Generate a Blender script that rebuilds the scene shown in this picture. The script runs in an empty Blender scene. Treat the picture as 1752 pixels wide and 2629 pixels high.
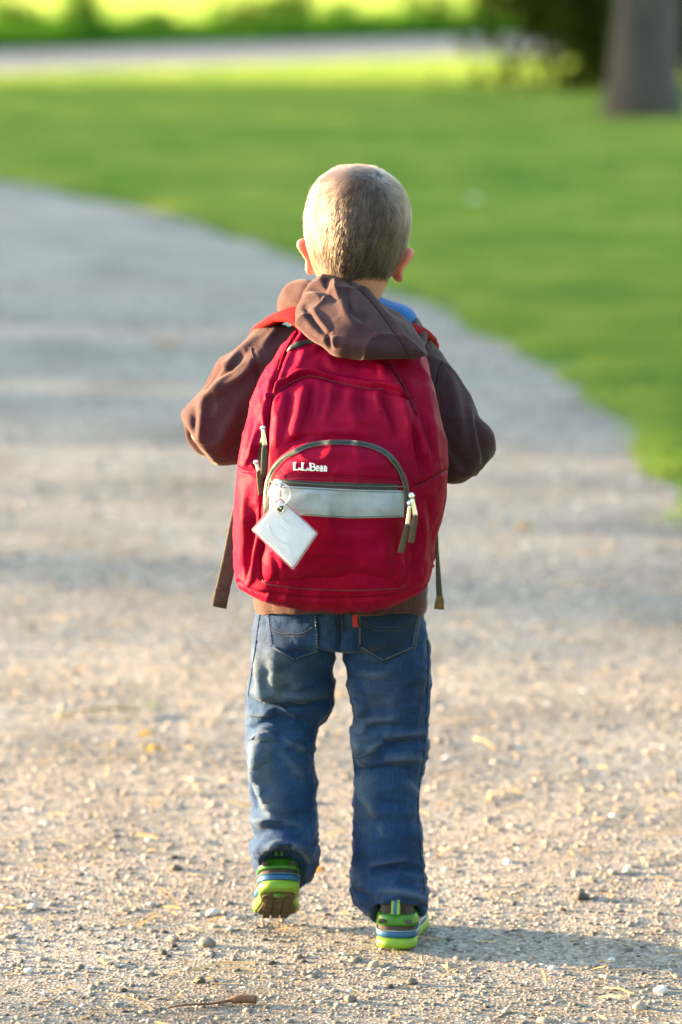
import bpy, math, random
import numpy as np
from mathutils import Vector, Matrix
from mathutils.bvhtree import BVHTree

random.seed(7)
RNG = np.random.default_rng(7)
SC = bpy.context.scene
COL = SC.collection

# ------------------------------------------------------------------ camera
CAM_H = 1.462
LENS = 135.0
FPX = 1568 * 2629 / 1752 * LENS / 36.0          # focal length in picture units (picture 1568 wide)
PITCH = math.atan((1176.5 + 134) / FPX)
cam_d = bpy.data.cameras.new('camera')
cam_d.sensor_fit = 'VERTICAL'
cam_d.sensor_height = 36.0
cam_d.lens = LENS
cam_d.clip_end = 2000
cam_d.dof.use_dof = True
cam_d.dof.focus_distance = 5.40
cam_d.dof.aperture_fstop = 3.2
cam_d.dof.aperture_blades = 0
cam = bpy.data.objects.new('camera', cam_d)
cam.location = (0, 0, CAM_H)
cam.rotation_euler = (math.pi / 2 - PITCH, 0, 0)
COL.objects.link(cam)
SC.camera = cam

# ------------------------------------------------------------------ light
SUN_EL = math.radians(6.8)
SUN_AZ = math.radians(-75.0)                    # measured from +Y towards +X
TO_SUN = Vector((math.sin(SUN_AZ) * math.cos(SUN_EL), math.cos(SUN_AZ) * math.cos(SUN_EL), math.sin(SUN_EL)))
world = bpy.data.worlds.new('World')
SC.world = world
world.use_nodes = True
wn = world.node_tree
bg = wn.nodes['Background']
sky = wn.nodes.new('ShaderNodeTexSky')
sky.sky_type = 'NISHITA'
sky.sun_disc = False
sky.sun_elevation = SUN_EL
sky.sun_rotation = SUN_AZ
sky.air_density = 1.0
sky.dust_density = 1.0
sky.ozone_density = 1.0
wn.links.new(sky.outputs[0], bg.inputs[0])
bg.inputs[1].default_value = 0.14
sun_d = bpy.data.lights.new('sun', 'SUN')
sun_d.energy = 3.9
sun_d.angle = math.radians(0.9)
sun_d.color = (1.0, 0.69, 0.37)
sun = bpy.data.objects.new('sun', sun_d)
sun.rotation_euler = TO_SUN.to_track_quat('Z', 'Y').to_euler()
sun.location = TO_SUN * 40
COL.objects.link(sun)
SC.view_settings.view_transform = 'Standard'
SC.view_settings.look = 'None'
SC.view_settings.exposure = 3.72
SC.view_settings.gamma = 1.0
SC.view_settings.use_curve_mapping = False
SC.render.engine = 'CYCLES'
SC.cycles.use_denoising = True
SC.cycles.max_bounces = 8
SC.cycles.transparent_max_bounces = 8

# ------------------------------------------------------------------ helpers
CP, SP = math.cos(PITCH), math.sin(PITCH)


def ray(px, py):
    u = (px - 784) / FPX
    v = (1176.5 - py) / FPX
    return np.array([u, CP + v * SP, -SP + v * CP])


def at(px, py, Y):
    """point of the place seen at picture position px, py and standing at depth Y"""
    d = ray(px, py)
    return np.array([0, 0, CAM_H]) + d * (Y / d[1])


def ground_at(px, py, z=0.0):
    d = ray(px, py)
    return np.array([0, 0, CAM_H]) + d * ((z - CAM_H) / d[2])


def pix(V):
    V = np.asarray(V, float)
    x, y, z = V[:, 0], V[:, 1], V[:, 2] - CAM_H
    dep = y * CP - z * SP
    up = y * SP + z * CP
    return np.stack([784 + FPX * x / dep, 1176.5 - FPX * up / dep], 1)


ORG = {}


def tag(o, label=None, cat=None, group=None, kind=None):
    if label: o['label'] = label
    if cat: o['category'] = cat
    if group: o['group'] = group
    if kind: o['kind'] = kind
    return o


def empty(name, loc, label=None, cat=None, group=None):
    o = bpy.data.objects.new(name, None)
    o.empty_display_size = 0.1
    COL.objects.link(o)
    o.location = loc
    ORG[o.name] = np.array(loc, float)
    return tag(o, label, cat, group)


def raw_mesh(name, V, F):
    me = bpy.data.meshes.new(name)
    V = np.asarray(V, np.float32)
    if isinstance(F, np.ndarray):
        k = F.shape[1]
        me.vertices.add(len(V))
        me.vertices.foreach_set('co', V.ravel())
        me.loops.add(F.size)
        me.loops.foreach_set('vertex_index', F.astype(np.int32).ravel())
        me.polygons.add(len(F))
        me.polygons.foreach_set('loop_start', np.arange(0, F.size, k, dtype=np.int32))
        me.polygons.foreach_set('loop_total', np.full(len(F), k, dtype=np.int32))
        me.update(calc_edges=True)
        me.validate()
    else:
        me.from_pydata([tuple(v) for v in V.tolist()], [], F)
        me.update()
    return me


def mk(name, V, F, mat, parent=None, origin=None, smooth=True):
    if parent is not None:
        org = ORG[parent.name]
    else:
        org = np.zeros(3) if origin is None else np.array(origin, float)
    me = raw_mesh(name, np.asarray(V, float) - org, F)
    if smooth:
        me.polygons.foreach_set('use_smooth', np.ones(len(me.polygons), bool))
    me.materials.append(mat)
    o = bpy.data.objects.new(name, me)
    COL.objects.link(o)
    if parent is not None:
        o.parent = parent
    else:
        o.location = org
    ORG[o.name] = org
    return o


def join(parts):
    """merge (V, F) lists; faces become python lists"""
    Vs, Fs, n = [], [], 0
    for V, F in parts:
        V = np.asarray(V, float)
        Vs.append(V)
        Fs += [[i + n for i in f] for f in (F.tolist() if isinstance(F, np.ndarray) else F)]
        n += len(V)
    return np.concatenate(Vs), Fs


def loft(R, cap0=True, cap1=True, closed=True):
    R = np.asarray(R, float)
    n, m = R.shape[:2]
    idx = np.arange(n * m).reshape(n, m)
    mm = m if closed else m - 1
    a = idx[:-1, :mm]
    b = np.roll(idx, -1, 1)[:-1, :mm]
    c = np.roll(idx, -1, 1)[1:, :mm]
    d = idx[1:, :mm]
    F = np.stack([a, b, c, d], -1).reshape(-1, 4).tolist()
    V = R.reshape(-1, 3)
    ex = []
    if cap0:
        ci = len(V) + len(ex); ex.append(R[0].mean(0))
        F += [[idx[0, (j + 1) % m], idx[0, j], ci] for j in range(m)]
    if cap1:
        ci = len(V) + len(ex); ex.append(R[-1].mean(0))
        F += [[idx[-1, j], idx[-1, (j + 1) % m], ci] for j in range(m)]
    if ex:
        V = np.concatenate([V, np.array(ex)])
    F = [[int(i) for i in f] for f in F]
    return V, F


def pch(x, xs, ys):
    """monotone cubic interpolation"""
    xs = np.asarray(xs, float); ys = np.asarray(ys, float); x = np.asarray(x, float)
    h = np.diff(xs); dl = np.diff(ys) / h
    m = np.zeros_like(ys)
    m[0], m[-1] = dl[0], dl[-1]
    for i in range(1, len(xs) - 1):
        if dl[i - 1] * dl[i] > 0:
            w1, w2 = 2 * h[i] + h[i - 1], h[i] + 2 * h[i - 1]
            m[i] = (w1 + w2) / (w1 / dl[i - 1] + w2 / dl[i])
    k = np.clip(np.searchsorted(xs, x) - 1, 0, len(xs) - 2)
    t = np.clip((x - xs[k]) / h[k], 0, 1)
    return ((2 * t**3 - 3 * t**2 + 1) * ys[k] + (t**3 - 2 * t**2 + t) * h[k] * m[k]
            + (-2 * t**3 + 3 * t**2) * ys[k + 1] + (t**3 - t**2) * h[k] * m[k + 1])


def spline(P, n, closed=False):
    """Catmull-Rom through P, n samples evenly spaced along the length"""
    P = np.asarray(P, float)
    if closed:
        Q = np.concatenate([P[-1:], P, P[:2]])
    else:
        Q = np.concatenate([2 * P[:1] - P[1:2], P, 2 * P[-1:] - P[-2:-1]])
    out = []
    for i in range(1, len(Q) - 2):
        p0, p1, p2, p3 = Q[i - 1:i + 3]
        t = np.linspace(0, 1, 17)[:-1, None]
        out.append(0.5 * (2 * p1 + (p2 - p0) * t + (2 * p0 - 5 * p1 + 4 * p2 - p3) * t**2 + (3 * p1 - p0 - 3 * p2 + p3) * t**3))
    out.append(Q[-2][None])
    C = np.concatenate(out)
    s = np.concatenate([[0], np.cumsum(np.linalg.norm(np.diff(C, axis=0), axis=1))])
    u = np.linspace(0, s[-1], n + 1)[:-1] if closed else np.linspace(0, s[-1], n)
    return np.stack([np.interp(u, s, C[:, k]) for k in range(C.shape[1])], 1)


def unit(v):
    v = np.asarray(v, float)
    return v / np.maximum(np.linalg.norm(v, axis=-1, keepdims=True), 1e-9)


def tube(P, r, m=16, N=None, flat=1.0, cap=True, power=1.0):
    """sweep along P; r scalar or per point; N = normals (then r is the half width across, r*flat along N)"""
    P = np.asarray(P, float)
    n = len(P)
    r = np.broadcast_to(np.asarray(r, float), (n,))
    T = unit(np.gradient(P, axis=0))
    if N is None:
        N = np.zeros_like(P)
        ref = np.array([0, 0, 1.0]) if abs(T[0][2]) < 0.9 else np.array([0, 1.0, 0])
        v = unit(np.cross(np.cross(T[0], ref), T[0]))
        for i in range(n):
            v = unit(v - T[i] * v.dot(T[i]))
            N[i] = v
    else:
        N = np.broadcast_to(np.asarray(N, float), P.shape)
        N = unit(N - T * (N * T).sum(1, keepdims=True))
    B = np.cross(T, N)
    a = np.linspace(0, 2 * math.pi, m, endpoint=False)
    ca, sa = np.cos(a), np.sin(a)
    if power != 1.0:
        ca = np.sign(ca) * np.abs(ca) ** power
        sa = np.sign(sa) * np.abs(sa) ** power
    R = P[:, None] + r[:, None, None] * (B[:, None] * ca[None, :, None] + flat * N[:, None] * sa[None, :, None])
    return loft(R, cap, cap)


def ball(c, r, n=10, m=16):
    c = np.asarray(c, float); r = np.broadcast_to(np.asarray(r, float), (3,))
    t = np.linspace(0.12, math.pi - 0.12, n)
    a = np.linspace(0, 2 * math.pi, m, endpoint=False)
    R = np.stack([np.sin(t)[:, None] * np.cos(a), np.sin(t)[:, None] * np.sin(a), np.repeat(np.cos(t)[:, None], m, 1)], -1) * r + c
    return loft(R)


def box(x0, x1, y0, y1, z0, z1):
    V = np.array([[x, y, z] for z in (z0, z1) for y in (y0, y1) for x in (x0, x1)], float)
    return V, [[0, 2, 3, 1], [4, 5, 7, 6], [0, 1, 5, 4], [2, 6, 7, 3], [0, 4, 6, 2], [1, 3, 7, 5]]


_T = RNG.random(4096)


def vn(P, f=1.0, seed=0):
    """smooth value noise 0..1"""
    P = np.asarray(P, float) * f + seed * 17.13
    i = np.floor(P).astype(np.int64)
    t = P - i
    t = t * t * (3 - 2 * t)
    out = 0
    for dx in (0, 1):
        for dy in (0, 1):
            for dz in (0, 1):
                h = ((i[:, 0] + dx) * 73856093) ^ ((i[:, 1] + dy) * 19349663) ^ ((i[:, 2] + dz) * 83492791)
                w = (t[:, 0] if dx else 1 - t[:, 0]) * (t[:, 1] if dy else 1 - t[:, 1]) * (t[:, 2] if dz else 1 - t[:, 2])
                out = out + w * _T[np.mod(h, 4096)]
    return out


def rn(P, f=1.0, seed=0, p=2.0):
    """noise with sharp crests, about zero"""
    v = (1 - np.abs(2 * vn(P, f, seed) - 1)) ** p
    return v - v.mean()


def to_tri_edges(F):
    E = []
    for f in F:
        for k in range(len(f)):
            E.append((f[k], f[(k + 1) % len(f)]))
    return np.array(E)


def vnormals(V, F):
    V = np.asarray(V, float)
    N = np.zeros_like(V)
    by = {}
    for f in F: by.setdefault(len(f), []).append(f)
    for k, L in by.items():
        A = np.array(L)
        if k == 3: nn = np.cross(V[A[:, 1]] - V[A[:, 0]], V[A[:, 2]] - V[A[:, 0]])
        else: nn = np.cross(V[A[:, 2]] - V[A[:, 0]], V[A[:, 3]] - V[A[:, 1]])
        for j in range(k): np.add.at(N, A[:, j], nn)
    return unit(N)


def relax(V, F, it=5, lam=0.5):
    E = to_tri_edges(F)
    V = np.asarray(V, float).copy()
    cnt = np.bincount(E[:, 0], minlength=len(V)) + np.bincount(E[:, 1], minlength=len(V))
    cnt = np.maximum(cnt, 1)
    for _ in range(it):
        S = np.zeros_like(V)
        for k in range(3):
            S[:, k] = np.bincount(E[:, 0], V[E[:, 1], k], len(V)) + np.bincount(E[:, 1], V[E[:, 0], k], len(V))
        V += lam * (S / cnt[:, None] - V)
    return V


def fuse(parts, voxel, smooth=5):
    """union of closed shapes as one continuous surface"""
    V, F = join(parts)
    me = raw_mesh('fuse', V, F)
    o = bpy.data.objects.new('fuse', me)
    COL.objects.link(o)
    md = o.modifiers.new('r', 'REMESH')
    md.mode = 'VOXEL'
    md.voxel_size = voxel
    md.adaptivity = 0
    dg = bpy.context.evaluated_depsgraph_get()
    em = o.evaluated_get(dg).to_mesh()
    n = len(em.vertices)
    Vn = np.empty(n * 3, np.float32); em.vertices.foreach_get('co', Vn)
    Fn = [list(p.vertices) for p in em.polygons]
    o.evaluated_get(dg).to_mesh_clear()
    bpy.data.objects.remove(o)
    bpy.data.meshes.remove(me)
    Vn = relax(Vn.reshape(-1, 3).astype(float), Fn, smooth)
    N = vnormals(Vn, Fn)
    c = Vn.mean(0)
    if ((Vn - c) * N).sum() < 0:
        Fn = [f[::-1] for f in Fn]
    return Vn, Fn


def polydist(q, pts):
    """distance of q (n,2) to a polyline, the position along it 0..1 and the signed side"""
    pts = np.asarray(pts, float)
    seg = np.linalg.norm(np.diff(pts, axis=0), axis=1)
    cum = np.concatenate([[0], np.cumsum(seg)])
    best = np.full(len(q), 1e9); tt = np.zeros(len(q)); sg = np.zeros(len(q))
    for k in range(len(pts) - 1):
        a, b = pts[k], pts[k + 1]
        ab = b - a
        t = np.clip(((q - a) @ ab) / max(ab @ ab, 1e-9), 0, 1)
        dv = q - (a + t[:, None] * ab)
        d = np.linalg.norm(dv, axis=1)
        s = np.sign(ab[0] * dv[:, 1] - ab[1] * dv[:, 0])
        up = d < best
        best[up] = d[up]; tt[up] = (cum[k] + t[up] * seg[k]) / cum[-1]; sg[up] = s[up]
    return best, tt, sg


CAMP = np.array([0, 0, CAM_H])


def fold(V, F, folds, gain=1.0, both=False):
    """press creases (negative mm) and ridges (positive mm) into a cloth surface along lines that run over its back"""
    V = np.asarray(V, float)
    N = vnormals(V, F)
    q = pix(V)
    face = ((CAMP - V) / np.linalg.norm(CAMP - V, axis=1, keepdims=True) * N).sum(1)
    m = np.clip(face * 2.2 + 0.45, 0, 1)
    D = np.zeros(len(V))
    for f in folds:
        pts, w, amp = f[0], f[1], f[2]
        mode = f[3] if len(f) > 3 else 'g'
        lo = np.min(pts, 0) - 4 * w; hi = np.max(pts, 0) + 4 * w
        sel = np.where(((q > lo) & (q < hi)).all(1) & (m > 0))[0]
        if not len(sel): continue
        if len(pts) > 2: pts = spline(pts, 4 * len(pts))
        d, t, s = polydist(q[sel], pts)
        tp = 1.0 if mode in ('c', 'cs') else np.clip(np.sin(np.pi * np.clip(t, 0.0, 1.0)), 0, 1) ** 0.6
        ex = np.exp(-(d / w) ** 2)
        if mode in ('s', 'cs'):                       # step: one side proud, the other sunk
            D[sel] += amp / 1000 * tp * s * (d / w) * np.exp(0.5 - (d / w) ** 2) * 1.2
        else:
            D[sel] += amp / 1000 * tp * ex
    return V + N * (D * m * gain)[:, None]


class Surf:
    """lets other pieces be laid on a surface"""
    def __init__(self, V, F):
        self.b = BVHTree.FromPolygons([tuple(v) for v in np.asarray(V).tolist()], F)

    def hit(self, px, py, off=0.0):
        d = Vector(ray(px, py)).normalized()
        l, n, i, t = self.b.ray_cast(Vector(CAMP), d)
        if l is None:
            l, n, i, t = self.b.find_nearest(Vector(at(px, py, 5.3)))
        if n.dot(d) > 0: n = -n
        return np.array(l) + np.array(n) * off, np.array(n)

    def line(self, pts, n, off=0.0, smooth=2, closed=False):
        Q = spline(pts, n, closed) if len(pts) > 2 else np.linspace(pts[0], pts[1], n)
        H = [self.hit(x, y, off) for x, y in Q]
        P = np.array([h[0] for h in H]); N = np.array([h[1] for h in H])
        for _ in range(smooth):
            P[1:-1] = 0.25 * P[:-2] + 0.5 * P[1:-1] + 0.25 * P[2:]
            N[1:-1] = 0.25 * N[:-2] + 0.5 * N[1:-1] + 0.25 * N[2:]
        return P, unit(N)


def patch(surf, outline, off=0.002, depth=0.004, nr=12, na=72, dome=0.0, curve=False, dent=None):
    """a piece of cloth of real thickness laid on a surface"""
    O = np.asarray(outline, float)
    if curve: B = spline(O, na, True)
    else:
        C = np.concatenate([O, O[:1]])
        s = np.concatenate([[0], np.cumsum(np.linalg.norm(np.diff(C, axis=0), axis=1))])
        # keep the corners
        u = np.sort(np.concatenate([np.linspace(0, s[-1], na, endpoint=False), s[1:-1]]))
        B = np.stack([np.interp(u, s, C[:, k]) for k in (0, 1)], 1)
        na = len(B)
    c = O.mean(0)
    ss = np.linspace(0.04, 1, nr)
    Pt, Nt = np.zeros((nr, na, 3)), np.zeros((nr, na, 3))
    for i, sv in enumerate(ss):
        for j in range(na):
            x, y = c + sv * (B[j] - c)
            Pt[i, j], Nt[i, j] = surf.hit(x, y)
    lift = off + dome * (1 - ss ** 3)
    top = Pt + Nt * lift[:, None, None]
    rim1 = (Pt[-1] + Nt[-1] * (off - depth * 0.3))[None]
    rim2 = (Pt[-1] - Nt[-1] * depth)[None]
    return loft(np.concatenate([top, rim1, rim2]), True, True)


def pillow(outline, center, Y0, Tf, Tb, nr=40, na=200, p=2.2, q=0.6, curve=True):
    """soft closed body with a given outline: Y0(x, y) depth of its rim, Tf towards the viewer's side, Tb behind"""
    O = np.asarray(outline, float)
    if curve: B = spline(O, na, True)
    else:
        C = np.concatenate([O, O[:1]])
        s = np.concatenate([[0], np.cumsum(np.linalg.norm(np.diff(C, axis=0), axis=1))])
        u = np.linspace(0, s[-1], na, endpoint=False)
        B = np.stack([np.interp(u, s, C[:, k]) for k in (0, 1)], 1)
    c = np.asarray(center, float)
    s = np.sin(np.linspace(0.02, math.pi / 2, nr))
    rows = []
    for sv in s:
        Q = c + sv * (B - c)
        rows.append([at(x, y, Y0(x, y) - Tf * (1 - sv ** p) ** q) for x, y in Q])
    for sv in s[-2::-1]:
        Q = c + sv * (B - c)
        rows.append([at(x, y, Y0(x, y) + Tb * (1 - sv ** p) ** q) for x, y in Q])
    return loft(np.array(rows))


# ------------------------------------------------------------------ materials
def nodes(name):
    m = bpy.data.materials.new(name)
    m.use_nodes = True
    nt = m.node_tree
    return m, nt, nt.nodes['Principled BSDF']


def nz(nt, scale, detail=4, rough=0.55, vec=None, dist=0.0):
    t = nt.nodes.new('ShaderNodeTexNoise')
    t.inputs['Scale'].default_value = scale
    t.inputs['Detail'].default_value = detail
    t.inputs['Roughness'].default_value = rough
    t.inputs['Distortion'].default_value = dist
    if vec is not None: nt.links.new(vec, t.inputs['Vector'])
    return t


def coord(nt, scale=(1, 1, 1)):
    tc = nt.nodes.new('ShaderNodeTexCoord')
    mp = nt.nodes.new('ShaderNodeMapping')
    mp.inputs['Scale'].default_value = scale
    nt.links.new(tc.outputs['Object'], mp.inputs['Vector'])
    return mp.outputs['Vector']


def ramp(nt, fac, stops):
    r = nt.nodes.new('ShaderNodeValToRGB')
    e = r.color_ramp.elements
    while len(e) < len(stops): e.new(0.5)
    for k, (p, c) in enumerate(stops):
        e[k].position = p
        e[k].color = (c[0], c[1], c[2], 1)
    nt.links.new(fac, r.inputs['Fac'])
    return r.outputs['Color']


def bump(nt, bsdf, h, strength, dist, prev=None):
    b = nt.nodes.new('ShaderNodeBump')
    b.inputs['Strength'].default_value = strength
    b.inputs['Distance'].default_value = dist
    nt.links.new(h, b.inputs['Height'])
    if prev is not None: nt.links.new(prev, b.inputs['Normal'])
    nt.links.new(b.outputs['Normal'], bsdf.inputs['Normal'])
    return b.outputs['Normal']


def sc(c, k): return tuple(min(1, x * k) for x in c)


def cloth(name, col, var=0.18, scale=30, rough=0.85, sheen=0.3, weave=1400, bstr=0.25, vec=(1, 1, 1), tint=(1, 1, 1), soft=None):
    m, nt, b = nodes(name)
    v = coord(nt, vec)
    t = nz(nt, scale, 5, 0.6, v)
    c = ramp(nt, t.outputs['Fac'], [(0.28, sc(col, 1 - var)), (0.72, sc(col, 1 + var))])
    nap = nz(nt, 420, 3, 0.7, v)
    mxn = nt.nodes.new('ShaderNodeMix'); mxn.data_type = 'RGBA'; mxn.blend_type = 'MULTIPLY'
    mxn.inputs['Factor'].default_value = 1.0
    nt.links.new(c, mxn.inputs['A'])
    nt.links.new(ramp(nt, nap.outputs['Fac'], [(0.3, (.62, .62, .62)), (0.7, (1.3, 1.3, 1.3))]), mxn.inputs['B'])
    nt.links.new(mxn.outputs['Result'], b.inputs['Base Color'])
    b.inputs['Roughness'].default_value = rough
    b.inputs['Sheen Weight'].default_value = sheen
    b.inputs['Sheen Roughness'].default_value = 0.5
    b.inputs['Sheen Tint'].default_value = (*tint, 1)
    b.inputs['Specular IOR Level'].default_value = 0.25
    w = nz(nt, weave, 2, 0.5, v)
    n1 = bump(nt, b, w.outputs['Fac'], bstr, 0.0008)
    s = nz(nt, soft or 90, 3, 0.5, v)
    bump(nt, b, s.outputs['Fac'], 0.35, 0.002, n1)
    return m


def plain(name, col, rough=0.5, metal=0.0, var=0.1, scale=120, spec=0.5, bstr=0.1):
    m, nt, b = nodes(name)
    t = nz(nt, scale, 4, 0.6, coord(nt))
    c = ramp(nt, t.outputs['Fac'], [(0.3, sc(col, 1 - var)), (0.7, sc(col, 1 + var))])
    nt.links.new(c, b.inputs['Base Color'])
    b.inputs['Roughness'].default_value = rough
    b.inputs['Metallic'].default_value = metal
    b.inputs['Specular IOR Level'].default_value = spec
    bump(nt, b, t.outputs['Fac'], bstr, 0.001)
    return m


def leafy(name, dark, light, scale=3.0, trans=0.45, attr=False):
    """thin leaf or grass: diffuse plus light coming through"""
    m = bpy.data.materials.new(name)
    m.use_nodes = True
    nt = m.node_tree
    for n in list(nt.nodes): nt.nodes.remove(n)
    out = nt.nodes.new('ShaderNodeOutputMaterial')
    t = nz(nt, scale, 4, 0.65, coord(nt))
    c = ramp(nt, t.outputs['Fac'], [(0.3, dark), (0.7, light)])
    d = nt.nodes.new('ShaderNodeBsdfDiffuse')
    tr = nt.nodes.new('ShaderNodeBsdfTranslucent')
    mx = nt.nodes.new('ShaderNodeMixShader')
    mx.inputs[0].default_value = trans
    nt.links.new(c, d.inputs['Color']); nt.links.new(c, tr.inputs['Color'])
    nt.links.new(d.outputs[0], mx.inputs[1]); nt.links.new(tr.outputs[0], mx.inputs[2])
    nt.links.new(mx.outputs[0], out.inputs['Surface'])
    return m
# ------------------------------------------------------------------ the setting
EDGE = np.array([(1.0, -8), (.95, 0), (.93, 5), (.9, 8), (.85, 10), (.83, 11.5), (.73, 12.9), (.55, 14.4), (.27, 15.95),
                 (-.24, 18), (-1.0, 20.9), (-2.15, 23.7), (-4.6, 28), (-9.0, 33), (-15, 38)], float)
EDGE_R = spline(EDGE, 400)
_t = unit(np.gradient(EDGE_R, axis=0))
EDGE_L = EDGE_R + np.stack([-_t[:, 1], _t[:, 0]], 1) * 3.5


def lawn_dist(P):
    """metres outside the driveway (negative on it)"""
    P = np.asarray(P, float)
    d1, _, s1 = polydist(P, EDGE_R[::4])
    d2, _, s2 = polydist(P, EDGE_L[::4])
    return np.maximum(-d1 * s1, d2 * s2)


def lawn_z(P, sd=None):
    P = np.asarray(P, float)
    if sd is None: sd = lawn_dist(P)
    x, y = P[:, 0], P[:, 1]
    P3 = np.stack([x, y, np.zeros(len(x))], 1)
    n = vn(P3, 2.3, 3) - 0.5
    n2 = vn(P3, 7.0, 4) - 0.5
    z = np.clip(sd * 0.13 + n * 0.030 + n2 * 0.022, -0.05, 0.012)
    far = np.clip((sd - 0.2) / 2.0, 0, 1) * np.clip((39 - y) / 5, 0, 1)
    z = z + far * ((vn(P3, 0.22, 5) - 0.5) * 0.16
                   + 0.05 * np.exp(-((x - 3.2) / 2.6) ** 2 - ((y - 29.5) / 2.4) ** 2)
                   + 0.05 * np.exp(-((y - 25.0 - 0.3 * x) / 1.6) ** 2))
    return z


def axis(*spans):
    out = []
    for a, b, s in spans: out.append(np.arange(a, b, s))
    return np.concatenate(out)


def sheet(name, xs, ys, zf, mat, keep=None, **kw):
    X, Y = np.meshgrid(xs, ys)
    P = np.stack([X.ravel(), Y.ravel()], 1)
    V = np.concatenate([P, zf(P)[:, None]], 1)
    n, m = len(ys), len(xs)
    i = np.arange(n * m).reshape(n, m)
    F = np.stack([i[:-1, :-1], i[:-1, 1:], i[1:, 1:], i[1:, :-1]], -1).reshape(-1, 4)
    o = mk(name, V, F, mat)
    tag(o, kind='structure')
    return o


# materials of the ground
def m_lawn():
    m, nt, b = nodes('lawn_turf')
    v = coord(nt)
    a = nz(nt, 0.5, 6, 0.65, v); f = nz(nt, 60, 4, 0.7, v)
    c1 = ramp(nt, a.outputs['Fac'], [(0.32, (.06, .125, .018)), (0.55, (.085, .15, .024)), (0.75, (.125, .165, .036))])
    mx = nt.nodes.new('ShaderNodeMix'); mx.data_type = 'RGBA'; mx.blend_type = 'MULTIPLY'
    mx.inputs['Factor'].default_value = 0.6
    nt.links.new(c1, mx.inputs['A'])
    nt.links.new(ramp(nt, f.outputs['Fac'], [(0.3, (.5, .5, .4)), (0.7, (1, 1, 1))]), mx.inputs['B'])
    nt.links.new(mx.outputs['Result'], b.inputs['Base Color'])
    b.inputs['Roughness'].default_value = 0.9
    b.inputs['Specular IOR Level'].default_value = 0.1
    bump(nt, b, f.outputs['Fac'], 0.6, 0.02)
    return m


def m_gravel(name, cols, fine=170.0):
    m, nt, b = nodes(name)
    v = coord(nt)
    vo = nt.nodes.new('ShaderNodeTexVoronoi'); vo.inputs['Scale'].default_value = fine
    nt.links.new(v, vo.inputs['Vector'])
    big = nz(nt, 1.7, 6, 0.62, v)
    sp = nt.nodes.new('ShaderNodeSeparateColor'); nt.links.new(vo.outputs['Color'], sp.inputs[0])
    c = ramp(nt, sp.outputs[0], [(0.0, cols[0]), (0.35, cols[1]), (0.7, cols[2]), (1.0, cols[3])])
    d = ramp(nt, big.outputs['Fac'], [(0.3, (.52, .50, .48)), (0.5, (.84, .82, .80)), (0.72, (1, 1, 1))])
    mx = nt.nodes.new('ShaderNodeMix'); mx.data_type = 'RGBA'; mx.blend_type = 'MULTIPLY'
    mx.inputs['Factor'].default_value = 1.0
    nt.links.new(c, mx.inputs['A']); nt.links.new(d, mx.inputs['B'])
    nt.links.new(mx.outputs['Result'], b.inputs['Base Color'])
    b.inputs['Roughness'].default_value = 0.92
    b.inputs['Specular IOR Level'].default_value = 0.2
    n1 = bump(nt, b, vo.outputs['Distance'], 0.7, 0.004)
    f2 = nz(nt, 40, 6, 0.7, v)
    bump(nt, b, f2.outputs['Fac'], 0.6, 0.012, n1)
    return m


GCOL = [(.145, .120, .096), (.232, .200, .166), (.305, .266, .222), (.41, .366, .315)]
M_LAWN = m_lawn()
M_GRAVEL = m_gravel('gravel_bed', GCOL)
M_ROAD = m_gravel('road_surface', [(.095, .096, .10), (.115, .116, .121), (.13, .131, .136), (.15, .151, .157)], 60)
M_MEADOW = plain('meadow_turf', (.19, .26, .05), 0.9, var=0.25, scale=0.6, spec=0.1)

lx = axis((-400, -40, 24), (-40, -9, 2.0), (-9, -4.6, .3), (-4.6, 3.6, .07), (3.6, 9, .3), (9, 40, 2.0), (40, 401, 24))
ly = axis((-60, -8, 4), (-8, 3.6, .4), (3.6, 21, .075), (21, 40, .25), (40, 70, 2), (70, 1200, 60))
lawn = sheet('lawn', lx, ly, lambda P: np.where(P[:, 1] > 42, -0.012, lawn_z(P)) - 0.004, M_LAWN)

# the driveway: a strip between its two edges, humped a little and rough
s_ = EDGE_R[::1]
uu = np.concatenate([np.linspace(-0.35, 2.2, 60), np.linspace(2.3, 3.75, 12)])
tn = np.stack([-_t[:, 1], _t[:, 0]], 1)
ss_ = spline(EDGE, 620); _tt = unit(np.gradient(ss_, axis=0)); tnn = np.stack([-_tt[:, 1], _tt[:, 0]], 1)
G = ss_[:, None] + tnn[:, None] * uu[None, :, None]
GP = G.reshape(-1, 2)
G3 = np.concatenate([GP, np.zeros((len(GP), 1))], 1)
gz = (vn(G3, 1.6, 1) - .5) * 0.014 + (vn(G3, 9, 2) - .5) * 0.0035
Vd = np.concatenate([GP, gz[:, None]], 1)
n_, m_ = G.shape[:2]
ii = np.arange(n_ * m_).reshape(n_, m_)
Fd = np.stack([ii[:-1, :-1], ii[1:, :-1], ii[1:, 1:], ii[:-1, 1:]], -1).reshape(-1, 4)[:, ::-1]
drive = tag(mk('gravel_driveway', Vd, Fd, M_GRAVEL), kind='structure')
DRIVE = BVHTree.FromPolygons([tuple(v) for v in Vd.tolist()], Fd.tolist())


def drive_z(x, y):
    l, n, i, d = DRIVE.ray_cast(Vector((x, y, 1)), Vector((0, 0, -1)))
    return l.z if l else 0.0


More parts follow.
